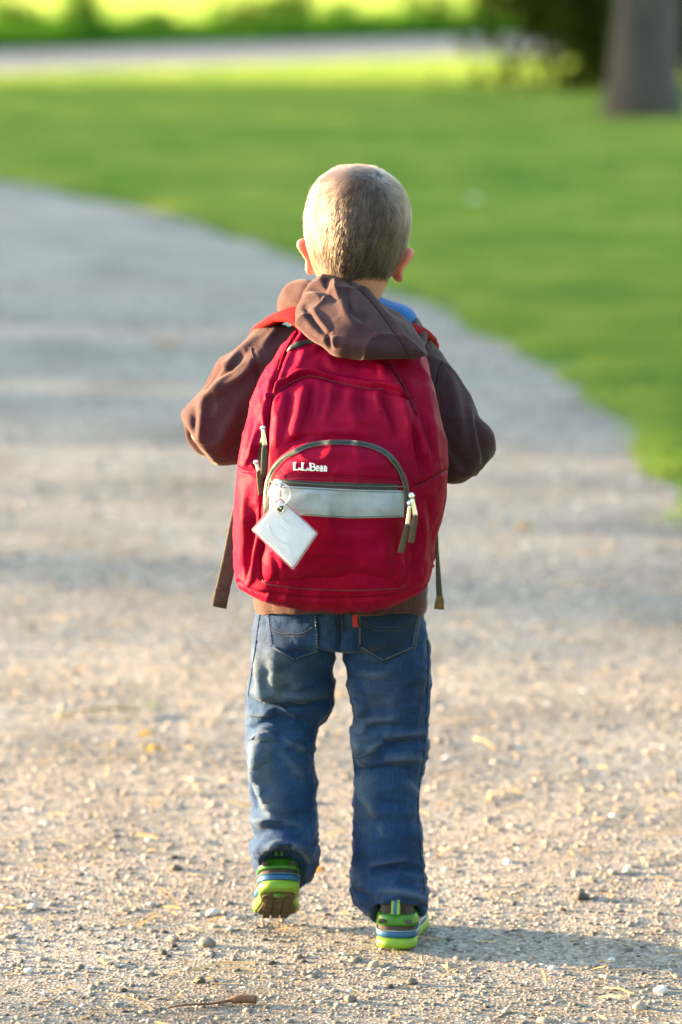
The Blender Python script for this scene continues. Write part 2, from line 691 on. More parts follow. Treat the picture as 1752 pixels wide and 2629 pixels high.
# the road runs from near left to far right behind the lawn
RA, RB = np.array([-3.86, 43.0]), np.array([2.7, 50.6])
rd = (RB - RA) / np.linalg.norm(RB - RA); rnrm = np.array([-rd[1], rd[0]])
ts = np.linspace(-28, 34, 90); ws = np.linspace(0, 6.4, 10)
RP = (RA + rd * ts[:, None])[:, None] + rnrm[None, None] * ws[None, :, None]
RV = np.concatenate([RP.reshape(-1, 2), np.full((len(ts) * len(ws), 1), 0.006)], 1)
i2 = np.arange(len(ts) * len(ws)).reshape(len(ts), len(ws))
RF = np.stack([i2[:-1, :-1], i2[1:, :-1], i2[1:, 1:], i2[:-1, 1:]], -1).reshape(-1, 4)[:, ::-1]
tag(mk('road', RV, RF, M_ROAD), kind='structure')
MP = (RA + rd * np.array([-60, 0, 60, 400])[:, None])[:, None] + rnrm * np.array([7.4, 60, 400])[None, :, None]
MV = np.concatenate([MP.reshape(-1, 2), np.full((12, 1), 0.002)], 1)
i3 = np.arange(12).reshape(4, 3)
MF = np.stack([i3[:-1, :-1], i3[1:, :-1], i3[1:, 1:], i3[:-1, 1:]], -1).reshape(-1, 4)[:, ::-1]
tag(mk('meadow', MV, MF, M_MEADOW), kind='structure')


def road_dist(P):
    return (np.asarray(P) - RA) @ rnrm


# ---- grass
def blades(name, P, z, h, w, mat, lean=0.5):
    n = len(P)
    a = RNG.uniform(0, 2 * math.pi, n)
    la = RNG.uniform(0, 2 * math.pi, n)
    ln = RNG.uniform(0, lean, n) * h
    b = np.stack([np.cos(a), np.sin(a)], 1) * (w * 0.5)[:, None]
    base = np.concatenate([P, z[:, None] - 0.004], 1)
    v0 = base.copy(); v0[:, :2] -= b
    v1 = base.copy(); v1[:, :2] += b
    tip = base.copy(); tip[:, 2] += h * 0.95
    tip[:, :2] += np.stack([np.cos(la), np.sin(la)], 1) * ln[:, None]
    V = np.stack([v0, v1, tip], 1).reshape(-1, 3)
    F = np.arange(n * 3).reshape(n, 3)
    o = mk(name, V, F, mat, smooth=False)
    return tag(o, kind='stuff')


M_GRASS = leafy('grass_blade', (.09, .195, .032), (.285, .34, .076), 1.3, 0.5)
M_TALL = leafy('meadow_blade', (.20, .29, .06), (.34, .42, .12), 0.8, 0.55)
M_WEED = leafy('verge_blade', (.035, .11, .010), (.08, .18, .018), 1.2, 0.45)


def scatter(n, y0, y1, margin, power=1.0):
    y = y0 + (y1 - y0) * RNG.random(n) ** power
    hw = 0.089 * y + margin
    return np.stack([RNG.uniform(-1, 1, n) * hw, y], 1)


P1 = scatter(900000, 8.6, 19, 2.6)
sd = lawn_dist(P1)
n_edge = vn(np.concatenate([P1, np.zeros((len(P1), 1))], 1), 3.5, 8)
keep = (sd > 0.02 + 0.24 * (n_edge - 0.38)) & (RNG.random(len(P1)) < np.clip(sd / 0.45 + 0.25, 0, 1))
P1 = P1[keep]; sd = sd[keep]
blades('lawn_grass', P1, lawn_z(P1, sd), RNG.uniform(.025, .055, len(P1)), RNG.uniform(.004, .008, len(P1)), M_GRASS, 0.9)
tj = RNG.integers(60, 330, 15000)
P5 = EDGE_R[tj] + RNG.normal(0, .03, (15000, 2)) - np.stack([-_t[tj, 1], _t[tj, 0]], 1) * (RNG.random(15000) ** 1.6 * .34 + .03)[:, None]
ne = vn(np.concatenate([P5, np.zeros((15000, 1))], 1), 4.5, 12)
P5 = P5[(ne > .46) & (P5[:, 1] > 10.4)]
blades('edge_grass', P5, np.maximum(lawn_z(P5), 0), RNG.uniform(.03, .065, len(P5)), RNG.uniform(.005, .010, len(P5)), M_GRASS, 1.1)
P2 = scatter(520000, 19, 49, 3.4, 1.25)
sd = lawn_dist(P2)
keep = (sd > 0.03) & (road_dist(P2) < -0.05)
P2 = P2[keep]; sd = sd[keep]
blades('lawn_grass', P2, np.where(P2[:, 1] > 42, -0.012, lawn_z(P2, sd)), RNG.uniform(.035, .065, len(P2)), RNG.uniform(.014, .026, len(P2)), M_GRASS, 0.9)
P3 = scatter(42000, 56, 128, 3.0)
P3 = P3[road_dist(P3) > 9.0]
blades('meadow_grass', P3, np.zeros(len(P3)), RNG.uniform(.25, .5, len(P3)), RNG.uniform(.03, .07, len(P3)), M_TALL, 0.6)
tv = RNG.uniform(-14, 20, 22000); wv = 7.35 + RNG.random(22000) ** 1.4 * 3.4
P4 = RA + rd * tv[:, None] + rnrm * wv[:, None]
hv = vn(np.concatenate([P4, np.zeros((len(P4), 1))], 1), 0.8, 9)
blades('verge_grass', P4, np.zeros(len(P4)), 0.18 + hv * RNG.uniform(.25, .6, len(P4)), RNG.uniform(.02, .05, len(P4)), M_WEED, 0.7)


# ---- trees and shrubs
def leaf_cloud(n, c, rad, size, clumps=40, spread=0.28, shell=0.55, zcut=None):
    c = np.asarray(c, float); rad = np.asarray(rad, float)
    d = unit(RNG.normal(size=(clumps, 3)))
    rr = (shell + (1 - shell) * RNG.random(clumps)) * RNG.uniform(.75, 1.08, clumps)
    cc = d * rr[:, None]
    k = RNG.integers(0, clumps, n)
    p = c + (cc[k] + RNG.normal(size=(n, 3)) * spread * RNG.uniform(.5, 1.2, clumps)[k][:, None]) * rad
    if zcut is not None:
        p[:, 2] = np.where(p[:, 2] < zcut, 2 * zcut - p[:, 2], p[:, 2])
    a = unit(RNG.normal(size=(n, 3))); b = unit(np.cross(a, RNG.normal(size=(n, 3))))
    s = size * RNG.uniform(.6, 1.3, n)[:, None]
    V = np.stack([p - a * s, p + b * s * .45, p + a * s, p - b * s * .45], 1).reshape(-1, 3)
    F = np.arange(n * 4).reshape(n, 4)
    return V, F


def limb(P, r0, r1, seed=0, m=14):
    P = spline(P, 26)
    V, F = tube(P, np.linspace(r0, r1, len(P)), m)
    V = np.asarray(V)
    N = vnormals(V, F)
    V = V + N * ((vn(V, 5 / max(r0, .05) * .12, seed) - .5) * r0 * .35)[:, None]
    return V, F


def m_bark(name, c0, c1):
    m, nt, b = nodes(name)
    v = coord(nt, (1, 1, .22))
    t = nz(nt, 14, 8, 0.65, v, 0.6)
    nt.links.new(ramp(nt, t.outputs['Fac'], [(0.3, c0), (0.7, c1)]), b.inputs['Base Color'])
    b.inputs['Roughness'].default_value = 0.95
    bump(nt, b, t.outputs['Fac'], 1.0, 0.05)
    return m


M_BARK = m_bark('bark', (.022, .019, .016), (.062, .055, .046))
M_BARK2 = m_bark('dark_bark', (.03, .022, .015), (.08, .055, .035))
M_LEAF = leafy('tree_leaf', (.03, .075, .01), (.07, .13, .018), 0.9, 0.4)
M_LEAF_D = leafy('evergreen_leaf', (.016, .036, .006), (.05, .062, .009), 1.6, 0.3)
M_LEAF_B = leafy('rusty_leaf', (.06, .045, .012), (.09, .10, .015), 2.2, 0.35)
M_LEAF_H = leafy('verge_leaf', (.03, .085, .008), (.07, .15, .016), 1.2, 0.4)


def tree(name, x, y, hgt, r0, crad, cz, n, size, label, cat, lm, bm, lean=0.0, clumps=60, seed=0, group=None, zcut=0.4):
    t = empty(name, (x, y, 0), label, cat, group)
    top = cz + crad[2] * .4
    tr = limb([(x, y, -.08), (x + lean * .2, y, hgt * .25), (x + lean * .6, y + .05, hgt * .6), (x + lean, y, top)], r0, r0 * .25, seed)
    V, F = tr
    V = np.asarray(V)
    fl = np.exp(-np.clip(V[:, 2], 0, 9) / (r0 * 1.1)) * .35
    V[:, 0] += (V[:, 0] - x) * fl; V[:, 1] += (V[:, 1] - y) * fl
    parts = [(V, F)]
    for k in range(6):
        a = k * 1.05 + seed
        z0 = cz - crad[2] * .55 + k * crad[2] * .12
        parts.append(limb([(x + lean * z0 / top, y, z0), (x + math.cos(a) * crad[0] * .4, y + math.sin(a) * crad[1] * .4, z0 + .3 * crad[2]),
                           (x + math.cos(a) * crad[0] * .8, y + math.sin(a) * crad[1] * .8, z0 + .55 * crad[2])], r0 * .4, r0 * .08, seed + k, 8))
    V, F = join(parts)
    mk('trunk', V, F, bm, t)
    V, F = leaf_cloud(n, (x, y, cz), crad, size, clumps, zcut=zcut)
    mk('crown', V, F, lm, t, smooth=False)
    return t


# the big tree at the lawn's right
_tp = ground_at(1480, 266, .08)
tree('lawn_tree', _tp[0], _tp[1], 9, .282, (4.2, 4.0, 3.0), 7.2, 3600, .16, 'thick grey trunk of the big tree at the right edge of the lawn',
     'tree', M_LEAF, M_BARK, .12, 70, 1, zcut=3.6)


def bush(name, x, y, rad, cz, n, size, label, cat, lm, seed=0, clumps=40, shell=.5, group=None, spread=.24):
    t = empty(name, (x, y, 0), label, cat, group)
    parts = []
    for k in range(7):
        a = k * .9 + seed
        parts.append(limb([(x + .03 * math.cos(a), y + .03 * math.sin(a), -.02), (x + math.cos(a) * rad[0] * .3, y + math.sin(a) * rad[1] * .3, cz * .7),
                           (x + math.cos(a) * rad[0] * .6, y + math.sin(a) * rad[1] * .6, cz + rad[2] * .5)], .025 + .02 * rad[2], .008, seed + k, 7))
    V, F = join(parts)
    mk('stem', V, F, M_BARK2, t)
    V, F = leaf_cloud(n, (x, y, cz), rad, size, clumps, spread, shell, zcut=.03)
    mk('foliage', V, F, lm, t, smooth=False)
    return t


bush('evergreen_shrub', 3.1, 38.0, (1.7, 1.1, 1.5), 1.45, 11500, .10, 'dark olive evergreen shrub showing left of the grey tree trunk', 'shrub', M_LEAF_D, 2, 46, .45)
bush('rusty_shrub', 2.95, 36.0, (.42, .5, .75), 0.95, 1500, .06, 'rust tinged shrub tucked against the left side of the grey trunk', 'shrub', M_LEAF_B, 3, 20, .4)
bush('dark_shrub', 3.95, 35.5, (.65, .8, 1.1), 1.05, 3000, .08, 'nearly black shrub right of the grey trunk at the picture edge', 'shrub', M_LEAF_D, 5, 30, .4)


def verge(t, w): return RA + rd * t + rnrm * w


def at_road(px, w):
    """place on the far verge seen at picture column px"""
    ux = (px - 784) / FPX / (CP + 0.13 * SP)
    # x = ux*y on the line RA + rnrm*w + rd*t
    p = RA + rnrm * w
    t = (ux * p[1] - p[0]) / (rd[0] - ux * rd[1])
    return p + rd * t


for px, w, rw, rh, lab in [
        (185, 8.2, .42, .46, 'dark green weedy bush on the road verge at the left'),
        (40, 8.6, .5, .36, 'low green bush on the road verge at the far left corner'),
        (345, 8.4, .45, .28, 'small low bush on the verge between the dark bush and the arching shrubs'),
        (560, 8.2, .52, .42, 'broad dark bush on the verge above the boy, its left half'),
        (668, 8.4, .5, .46, 'broad dark bush on the verge above the boy, its right half'),
        (800, 8.6, .45, .30, 'pale green low bush on the verge right of the broad dark ones'),
        (985, 8.2, .55, .42, 'bright green bush on the verge behind the right end of the sunlit grass'),
        (1130, 8.4, .6, .48, 'bright green bush on the verge left of the road end'),
        (1265, 8.6, .6, .6, 'deep green bush on the verge where the road slips behind the tree')]:
    x, y = at_road(px, w)
    bush('verge_bush', x, y, (rw, rw * .9, rh), rh * .8, 900, .06, lab, 'bush', M_LEAF_H, px * .01, 22, .4, 'bushes along the far road verge')

for px, Y, rw, rh, lab in [
        (612, 84, 1.15, 1.6, 'brown shrubby tree in the bright meadow above the boy'),
        (925, 82, .6, 1.5, 'blackish small tree in the bright meadow right of centre'),
        (25, 86, .6, 1.4, 'dark small tree in the bright meadow at the top left corner')]:
    p = at(px, 12, Y)
    t = empty('meadow_tree', (p[0], Y, 0), lab, 'tree', 'small trees out in the meadow')
    tr = []
    for sx in ((-.85, .85) if rw > 1 else (-.3, .35)):
        tr.append(limb([(p[0] + sx * rw, Y, -.05), (p[0] + sx * rw * .9, Y, .7), (p[0] + sx * rw * .3, Y, 2.0)], .13, .05, sx, 9))
    V, F = join(tr); mk('trunk', V, F, M_BARK2, t)
    V, F = leaf_cloud(2400, (p[0], Y, 1.3 + rh * .6), (rw * 1.15, rw, rh * .8), .12, 30, .25, .4, zcut=.55)
    mk('crown', V, F, M_LEAF_D, t, smooth=False)

# trees left of the picture: they throw the long evening shade over the lawn and the back of the driveway
for k, (x, y, lab) in enumerate([
        (-22.0, 18.9, 'broad leafy tree left of the drive, first of the shade row counted from the drive'),
        (-23.5, 24.1, 'broad leafy tree in the shade row, second from the drive'),
        (-22.4, 29.5, 'broad leafy tree in the shade row, third from the drive'),
        (-24.0, 34.7, 'broad leafy tree in the shade row, third from the road'),
        (-22.6, 39.4, 'broad leafy tree in the shade row, second from the road'),
        (-23.6, 43.4, 'broad leafy tree in the shade row, the one nearest the road')]):
    tree('shade_tree', x, y, 8, .3, (3.5, 3.5, 4.2), 5.3, 4600 if k < 1 else 3500, .30, lab, 'tree', M_LEAF, M_BARK, .2, 70, k + 2, 'row of trees shading the lawn', .7)
tree('sapling', -17.0, 13.3, 6, .09, (1.8, 1.9, 2.2), 3.2, 1250, .115, 'thin sparse young tree standing in front of the shade row', 'tree', M_LEAF, M_BARK, .1, 40, 11, zcut=1.2)

bush('added_shrub', -17.0, 8.5, (1.5, 1.9, 1.05), 1.35, 1100, .11, 'unseen low leafy shrub added beyond the drive to dapple the foreground, left of the boy and outside the shade row', 'shrub', M_LEAF, 21, 40, .4)  # added out of view to dapple the foreground and soften the foot shadows
# unseen trees added right and behind the viewer to cut low sky light
for k, (x, y, lab) in enumerate([
        (13.0, 9.0, 'unseen broad leafy tree added to block low sky right of the lawn, first from the big grey trunk'),
        (14.0, 1.5, 'unseen broad leafy tree added to block low sky right of the lawn, second from the big grey trunk'),
        (11.0, -6.5, 'unseen broad leafy tree added to block low sky at the right behind the viewer, third from the big grey trunk'),
        (4.0, -12.0, 'unseen broad leafy tree added to block low sky behind the viewer, right of the drive'),
        (-5.5, -12.5, 'unseen broad leafy tree added to block low sky behind the viewer, left of the drive')]):
    tree('shade_tree', x, y, 9, .3, (4.0, 4.0, 4.6), 5.6, 5200, .30, lab, 'tree', M_LEAF, M_BARK, .2, 70, k + 31, 'unseen trees added to block low sky light', .7)

# pale blossom on the lawn
b0 = ground_at(1090, 462, .05)
t = empty('pale_flower', (b0[0], b0[1], 0), 'single pale flower head on the lawn right of the boy\'s head', 'flower')
M_PETAL = plain('petal', (.62, .6, .5), .8)
V, F = tube([(b0[0], b0[1], -.0), (b0[0], b0[1], .03), (b0[0] + .005, b0[1], .055)], .003, 6)
mk('stalk', V, F, M_WEED, t)
pet = []
for k in range(12):
    a = k * math.pi / 6
    pet.append(ball((b0[0] + math.cos(a) * .018, b0[1] + math.sin(a) * .018, .062 + .004 * (k % 2)), (.013, .013, .006), 5, 8))
V, F = join(pet); mk('flower_head', V, F, M_PETAL, t)
# ------------------------------------------------------------------ gravel, straw, stones
ICO_V = []
ph = (1 + 5 ** .5) / 2
for a, b in ((1, ph), (-1, ph), (1, -ph), (-1, -ph)):
    ICO_V += [(0, a, b), (a, b, 0), (b, 0, a)]
ICO_V = unit(np.array(ICO_V))
_d = np.linalg.norm(ICO_V[:, None] - ICO_V[None], axis=2)
ICO_F = [(i, j, k) for i in range(12) for j in range(i + 1, 12) for k in range(j + 1, 12)
         if _d[i, j] < 1.1 and _d[j, k] < 1.1 and _d[i, k] < 1.1]
ICO_F = np.array([(i, j, k) if np.dot(np.cross(ICO_V[j] - ICO_V[i], ICO_V[k] - ICO_V[i]), ICO_V[i]) > 0 else (i, k, j) for i, j, k in ICO_F])


def rotm(n):
    q = unit(RNG.normal(size=(n, 4)))
    w, x, y, z = q.T
    return np.stack([np.stack([1 - 2 * (y * y + z * z), 2 * (x * y - z * w), 2 * (x * z + y * w)], 1),
                     np.stack([2 * (x * y + z * w), 1 - 2 * (x * x + z * z), 2 * (y * z - x * w)], 1),
                     np.stack([2 * (x * z - y * w), 2 * (y * z + x * w), 1 - 2 * (x * x + y * y)], 1)], 1)


def m_stone():
    m, nt, b = nodes('gravel_stone')
    at_ = nt.nodes.new('ShaderNodeAttribute'); at_.attribute_name = 'tone'
    c = ramp(nt, at_.outputs['Fac'], [(0.0, (.04, .036, .034)), (0.16, (.095, .084, .073)), (0.42, (.182, .158, .134)), (0.62, (.24, .198, .158)), (0.82, (.30, .27, .236)), (1.0, (.52, .50, .48))])
    t = nz(nt, 300, 3, .6, coord(nt))
    mx = nt.nodes.new('ShaderNodeMix'); mx.data_type = 'RGBA'; mx.blend_type = 'MULTIPLY'
    mx.inputs['Factor'].default_value = .5
    nt.links.new(c, mx.inputs['A'])
    nt.links.new(ramp(nt, t.outputs['Fac'], [(.3, (.6, .6, .6)), (.7, (1, 1, 1))]), mx.inputs['B'])
    nt.links.new(mx.outputs['Result'], b.inputs['Base Color'])
    b.inputs['Roughness'].default_value = .85
    return m


M_STONE = m_stone()


def stones(name, P, r, z=None):
    n = len(P)
    R = rotm(n)
    S = r[:, None] * RNG.uniform(.65, 1.35, (n, 3))
    J = RNG.uniform(.78, 1.16, (n, 12, 1))
    L = ICO_V[None] * J * S[:, None]
    W = np.einsum('nij,nkj->nki', R, L)
    W[:, :, 2] *= .48
    if z is None: z = np.array([drive_z(x, y) for x, y in P])
    W[:, :, 0] += P[:, 0, None]; W[:, :, 1] += P[:, 1, None]; W[:, :, 2] += (z + r * .06)[:, None]
    F = (ICO_F[None] + (np.arange(n) * 12)[:, None, None]).reshape(-1, 3)
    o = mk(name, W.reshape(-1, 3), F, M_STONE, smooth=False)
    t = np.repeat(np.clip(RNG.normal(.45, .28, n), 0, 1), 12).astype(np.float32)
    a = o.data.attributes.new('tone', 'FLOAT', 'POINT')
    a.data.foreach_set('value', t)
    return o


def scat(n, y0, y1, x0, x1, pw=1.0):
    y = y0 + (y1 - y0) * RNG.random(n) ** pw
    return np.stack([RNG.uniform(x0, x1, n), y], 1)


PA = scat(46000, 4.5, 9.0, -1.05, 1.05, 1.25)
PA = PA[lawn_dist(PA) < .02]
stones('gravel', PA, np.exp(RNG.normal(math.log(.0026), .42, len(PA))).clip(.0012, .008)).__setitem__('kind', 'stuff')
PB = scat(15000, 8.6, 17, -1.9, 1.1)
PB = PB[lawn_dist(PB) < .03]
stones('gravel', PB, np.exp(RNG.normal(math.log(.0052), .4, len(PB))).clip(.002, .014)).__setitem__('kind', 'stuff')

PC = scat(900, 4.6, 8.0, -1.0, 1.0, 1.2)
PC = PC[lawn_dist(PC) < -.05]
stones('gravel', PC, np.exp(RNG.normal(math.log(.0062), .3, len(PC))).clip(.004, .011)).__setitem__('kind', 'stuff')

# straw and dry bits
M_STRAW = leafy('dry_straw', (.30, .2, .09), (.58, .44, .24), 40, .25)
PS = scat(2600, 4.6, 9.5, -1.0, 1.0, 1.3)
PS = PS[lawn_dist(PS) < .1]
ps = []
n = len(PS)
ang = RNG.uniform(0, math.pi, n); ln = np.exp(RNG.normal(math.log(.012), .55, n)).clip(.005, .05); wd = RNG.uniform(.0006, .0016, n)
zz = np.array([drive_z(x, y) for x, y in PS]) + .004
d = np.stack([np.cos(ang), np.sin(ang), RNG.normal(0, .09, n)], 1) * ln[:, None]
e = np.stack([-np.sin(ang), np.cos(ang), RNG.normal(0, .5, n)], 1) * wd[:, None]
c = np.concatenate([PS, zz[:, None]], 1)
bow = np.zeros((n, 3)); bow[:, 2] = ln * RNG.uniform(.02, .16, n)
V = np.stack([c - d - e, c - d + e, c + bow + e, c + bow - e, c + d + e, c + d - e], 1).reshape(-1, 3)
k = np.arange(n) * 6
F = np.concatenate([np.stack([k, k + 1, k + 2, k + 3], 1), np.stack([k + 3, k + 2, k + 4, k + 5], 1)])
tag(mk('dry_straw', V, F, M_STRAW, smooth=False), kind='stuff')

# the stones that stand out
SUB = {}


def big_stone(px, py, wpx, tone, label, tall=.6, seed=0, sharp=1.0, name='loose_stone'):
    g = ground_at(px, py)
    r = wpx * g[1] / FPX * .5
    z = drive_z(g[0], g[1])
    rs = np.random.default_rng(seed)
    pts = unit(rs.normal(size=(26, 3))) * rs.uniform(.8, 1.05, (26, 1))
    import bmesh
    bm = bmesh.new()
    for p in pts: bm.verts.new((p[0] * r, p[1] * r * .85, max(-.35, p[2]) * r * tall * 1.25))
    bmesh.ops.convex_hull(bm, input=bm.verts)
    loose = [v for v in bm.verts if not v.link_faces]
    bmesh.ops.delete(bm, geom=loose, context='VERTS')
    bmesh.ops.recalc_face_normals(bm, faces=bm.faces)
    bmesh.ops.bevel(bm, geom=list(bm.edges), offset=r * .06, segments=1, affect='EDGES')
    bmesh.ops.triangulate(bm, faces=bm.faces)
    V = np.array([v.co[:] for v in bm.verts]); F = np.array([[v.index for v in f.verts] for f in bm.faces])
    bm.free()
    o = mk(name, V + np.array([g[0], g[1], z + r * tall * .3]), F, M_STONE, origin=(g[0], g[1], z), smooth=False)
    a = o.data.attributes.new('tone', 'FLOAT', 'POINT')
    a.data.foreach_set('value', np.full(len(V), tone, np.float32))
    return tag(o, label, 'stone', 'larger stones lying on the gravel')


for k, a in enumerate([
        (490, 2104, 40, .93, 'pale stone just left below the raised shoe'),
        (475, 2176, 48, .42, 'grey wedge shaped stone below the pale one left of the shoes'),
        (398, 2164, 34, .66, 'tan pointed stone left of the grey wedge stone'),
        (460, 2260, 32, .10, 'dark grey stone nearest the bottom edge left of the feet'),
        (492, 2264, 26, .12, 'dark stone touching the right of the dark grey one'),
        (68, 2236, 30, .95, 'whitish stone at the lower left side'),
        (405, 1999, 36, .12, 'dark blunt stone left of the raised shoe, level with it'),
        (862, 2224, 34, .62, 'two toned stone right below the planted shoe'),
        (945, 2264, 34, .22, 'brown dark stone below and right of the planted shoe'),
        (1335, 2068, 46, .05, 'dark clod far right of the planted shoe'),
        (1520, 2280, 46, .98, 'white stone at the lower right edge'),
        (1472, 2318, 42, .6, 'tan flat stone below the white one at the right edge'),
        (530, 2142, 24, .9, 'small whitish stone between the wedge stone and the raised shoe'),
        (283, 2095, 26, .85, 'small pale stone alone on the left gravel'),
        (375, 2194, 26, .06, 'small black stone left of the grey wedge stone'),
        (805, 2305, 36, .25, 'brown lump near the bottom edge below the shoes'),
        (185, 2228, 24, .15, 'small dark stone between the whitish stone and the twig'),
        (1165, 2328, 28, .7, 'pale stone at the bottom edge right of centre'),
        (78, 2090, 34, .9, 'pale stone by the left edge above the whitish one'),
        (1440, 2010, 32, .95, 'pale stone far right, higher up than the clod')]):
    big_stone(a[0], a[1], a[2], a[3], a[4], .62, 40 + k)

# twig with a broken dark end
M_TWIG = plain('twig_bark', (.12, .06, .03), .9, var=.3, scale=200, bstr=.4)
pts = [ground_at(385, 2330), ground_at(430, 2325), ground_at(490, 2316), ground_at(545, 2312), ground_at(590, 2313)]
for p in pts: p[2] = drive_z(p[0], p[1]) + .006
P = spline(pts, 30)
P[:, 2] += .002 * np.sin(np.linspace(0, 9, 30))
V, F = tube(P, np.interp(np.linspace(0, 1, 30), [0, .7, .78, 1], [.0012, .0022, .0065, .006]), 9)
tag(mk('twig', V, F, M_TWIG, origin=P[15]), 'thin reddish brown twig with a thick dark end on the gravel at the bottom', 'twig')

# fallen leaves
M_YLEAF = leafy('yellow_leaf', (.38, .25, .02), (.5, .36, .05), 60, .4)
M_OLEAF = leafy('orange_leaf', (.4, .2, .05), (.55, .3, .1), 60, .4)


def fallen(px, py, w, mat, label, rot):
    g = ground_at(px, py); g[2] = drive_z(g[0], g[1]) + .006
    L = w * g[1] / FPX
    rows = []
    for t in np.linspace(0, 1, 9):
        hw = L * .3 * math.sin(math.pi * min(.98, t * .93 + .05)) ** .8
        zz = .006 * math.sin(t * 3) + .004
        rows.append([((t - .5) * L, -hw, zz + .004), ((t - .5) * L, 0, zz), ((t - .5) * L, hw, zz + .005)])
    R = np.array(rows)
    c, s = math.cos(rot), math.sin(rot)
    X = R[..., 0] * c - R[..., 1] * s; Y = R[..., 0] * s + R[..., 1] * c
    V = np.stack([X + g[0], Y + g[1], R[..., 2] + g[2]], -1).reshape(-1, 3)
    i = np.arange(27).reshape(9, 3)
    F = np.stack([i[:-1, :-1], i[1:, :-1], i[1:, 1:], i[:-1, 1:]], -1).reshape(-1, 4)
    o = mk('fallen_leaf', V, F, mat, origin=g)
    tag(o, label, 'leaf', 'leaves fallen on the driveway')
    md = o.modifiers.new('thick', 'SOLIDIFY'); md.thickness = .0006


for a in [(338, 1708, 40, M_YLEAF, 'yellow leaf on the gravel left of the knees, the farther of two', .3),
          (354, 1744, 36, M_YLEAF, 'yellow leaf on the gravel left of the knees, the nearer of two', .5),
          (388, 795, 70, M_OLEAF, 'orange leaf on the shaded drive left of the shoulder', .2),
          (738, 2020, 30, M_OLEAF, 'orange scrap of leaf between the two shoes', 1.0),
          (1205, 1225, 44, M_YLEAF, 'yellow leaf by the grass edge right of the backpack', .1)]:
    fallen(*a)
M_STRAWS = plain('straw_stalk', (.38, .28, .15), .8)
p0, p1, p2 = ground_at(132, 1655), ground_at(230, 1646), ground_at(322, 1638)
P = spline([p0 + [0, 0, .008], p1 + [0, 0, .016], p2 + [0, 0, .008]], 16)
V, F = tube(P, .004, 8)
tag(mk('straw_stalk', V, F, M_STRAWS, origin=P[8]), 'long pale straw stalk lying across the gravel left of the jeans', 'straw')
for px, py, lab in [(331, 1474, 'tiny green weed sprouting in the gravel left of the hips'), (356, 1626, 'tiny green weed by the end of the straw stalk')]:
    g = ground_at(px, py)
    n = 26
    PW = g[:2] + RNG.normal(0, .014, (n, 2))
    o = blades('weed_tuft', PW, np.full(n, g[2]), RNG.uniform(.006, .016, n), RNG.uniform(.002, .004, n), M_WEED, 1.0)
    tag(o, lab)
# ------------------------------------------------------------------ the boy
PX = 5.5 / FPX                                   # metres per picture unit at the boy


def sect(rows, n=64, e=2.3, step=10):
    """closed tube from rows (py, xl, xr, Y, half depth, rise of the near side)"""
    A = np.array([list(r) + [0] * (6 - len(r)) for r in rows], float)
    t = np.linspace(0, 1, len(A))
    tt = np.linspace(0, 1, len(A) * step)
    I = [pch(tt, t, A[:, k]) for k in range(6)]
    a = np.linspace(0, 2 * math.pi, n, endpoint=False)
    ca = np.sign(np.cos(a)) * np.abs(np.cos(a)) ** (2 / e)
    sa = np.sign(np.sin(a)) * np.abs(np.sin(a)) ** (2 / e)
    R = []
    for py, xl, xr, Y, dp, ti in zip(*I):
        p, q = at(xl, py, Y), at(xr, py, Y)
        c = (p + q) / 2; h = (q[0] - p[0]) / 2
        R.append(np.stack([c[0] + h * ca, c[1] + dp * sa, c[2] - ti * sa], 1))
    return loft(np.array(R))


def pairs(rows, n=48, step=8):
    """tube from rows (edge point, edge point, Y, half depth) seen across its length"""
    A = np.array([[*p, *q, Y, d] for p, q, Y, d in rows], float)
    t = np.linspace(0, 1, len(A)); tt = np.linspace(0, 1, len(A) * step)
    I = np.stack([pch(tt, t, A[:, k]) for k in range(6)], 1)
    a = np.linspace(0, 2 * math.pi, n, endpoint=False)
    R = []
    for x0, y0, x1, y1, Y, d in I:
        p, q = at(x0, y0, Y), at(x1, y1, Y)
        c = (p + q) / 2
        R.append(c + np.cos(a)[:, None] * (q - p) / 2 + np.sin(a)[:, None] * np.array([0, d, 0]))
    return loft(np.array(R))


SKIN, nt, b = nodes('skin')
t_ = nz(nt, 60, 4, .6, coord(nt))
nt.links.new(ramp(nt, t_.outputs['Fac'], [(.3, (.50, .205, .145)), (.7, (.58, .27, .20))]), b.inputs['Base Color'])
b.inputs['Roughness'].default_value = .5
b.inputs['Subsurface Weight'].default_value = .6
b.inputs['Subsurface Radius'].default_value = (1.0, .28, .12)
b.inputs['Subsurface Scale'].default_value = .014
b.inputs['Specular IOR Level'].default_value = .35

# head frame: x right, y the way the boy looks, z up
HC = at(823, 503, 5.5)
HM = np.array((Matrix.Rotation(math.radians(4.5), 3, 'Y') @ Matrix.Rotation(math.radians(-7), 3, 'Z') @ Matrix.Rotation(math.radians(-5), 3, 'X')))


def hw(P): return np.asarray(P) @ HM.T + HC


HZ = [-.155, -.135, -.118, -.105, -.09, -.075, -.06, -.04, -.02, .0, .021, .040, .054, .063, .0685, .071]
HX = [.040, .039, .040, .044, .049, .0545, .0605, .0675, .0715, .0722, .0685, .0605, .0495, .0365, .0235, .008]
HB = [.047, .044, .044, .047, .053, .0615, .07, .0795, .084, .086, .084, .078, .067, .052, .034, .011]
HF = [.026, .028, .062, .072, .074, .077, .079, .078, .077, .077, .075, .069, .059, .045, .03, .010]
zt = np.concatenate([np.linspace(-.155, .054, 70), .054 + .017 * np.sin(np.linspace(0, math.pi / 2, 22))[1:]])
ang = np.linspace(0, 2 * math.pi, 96, endpoint=False)


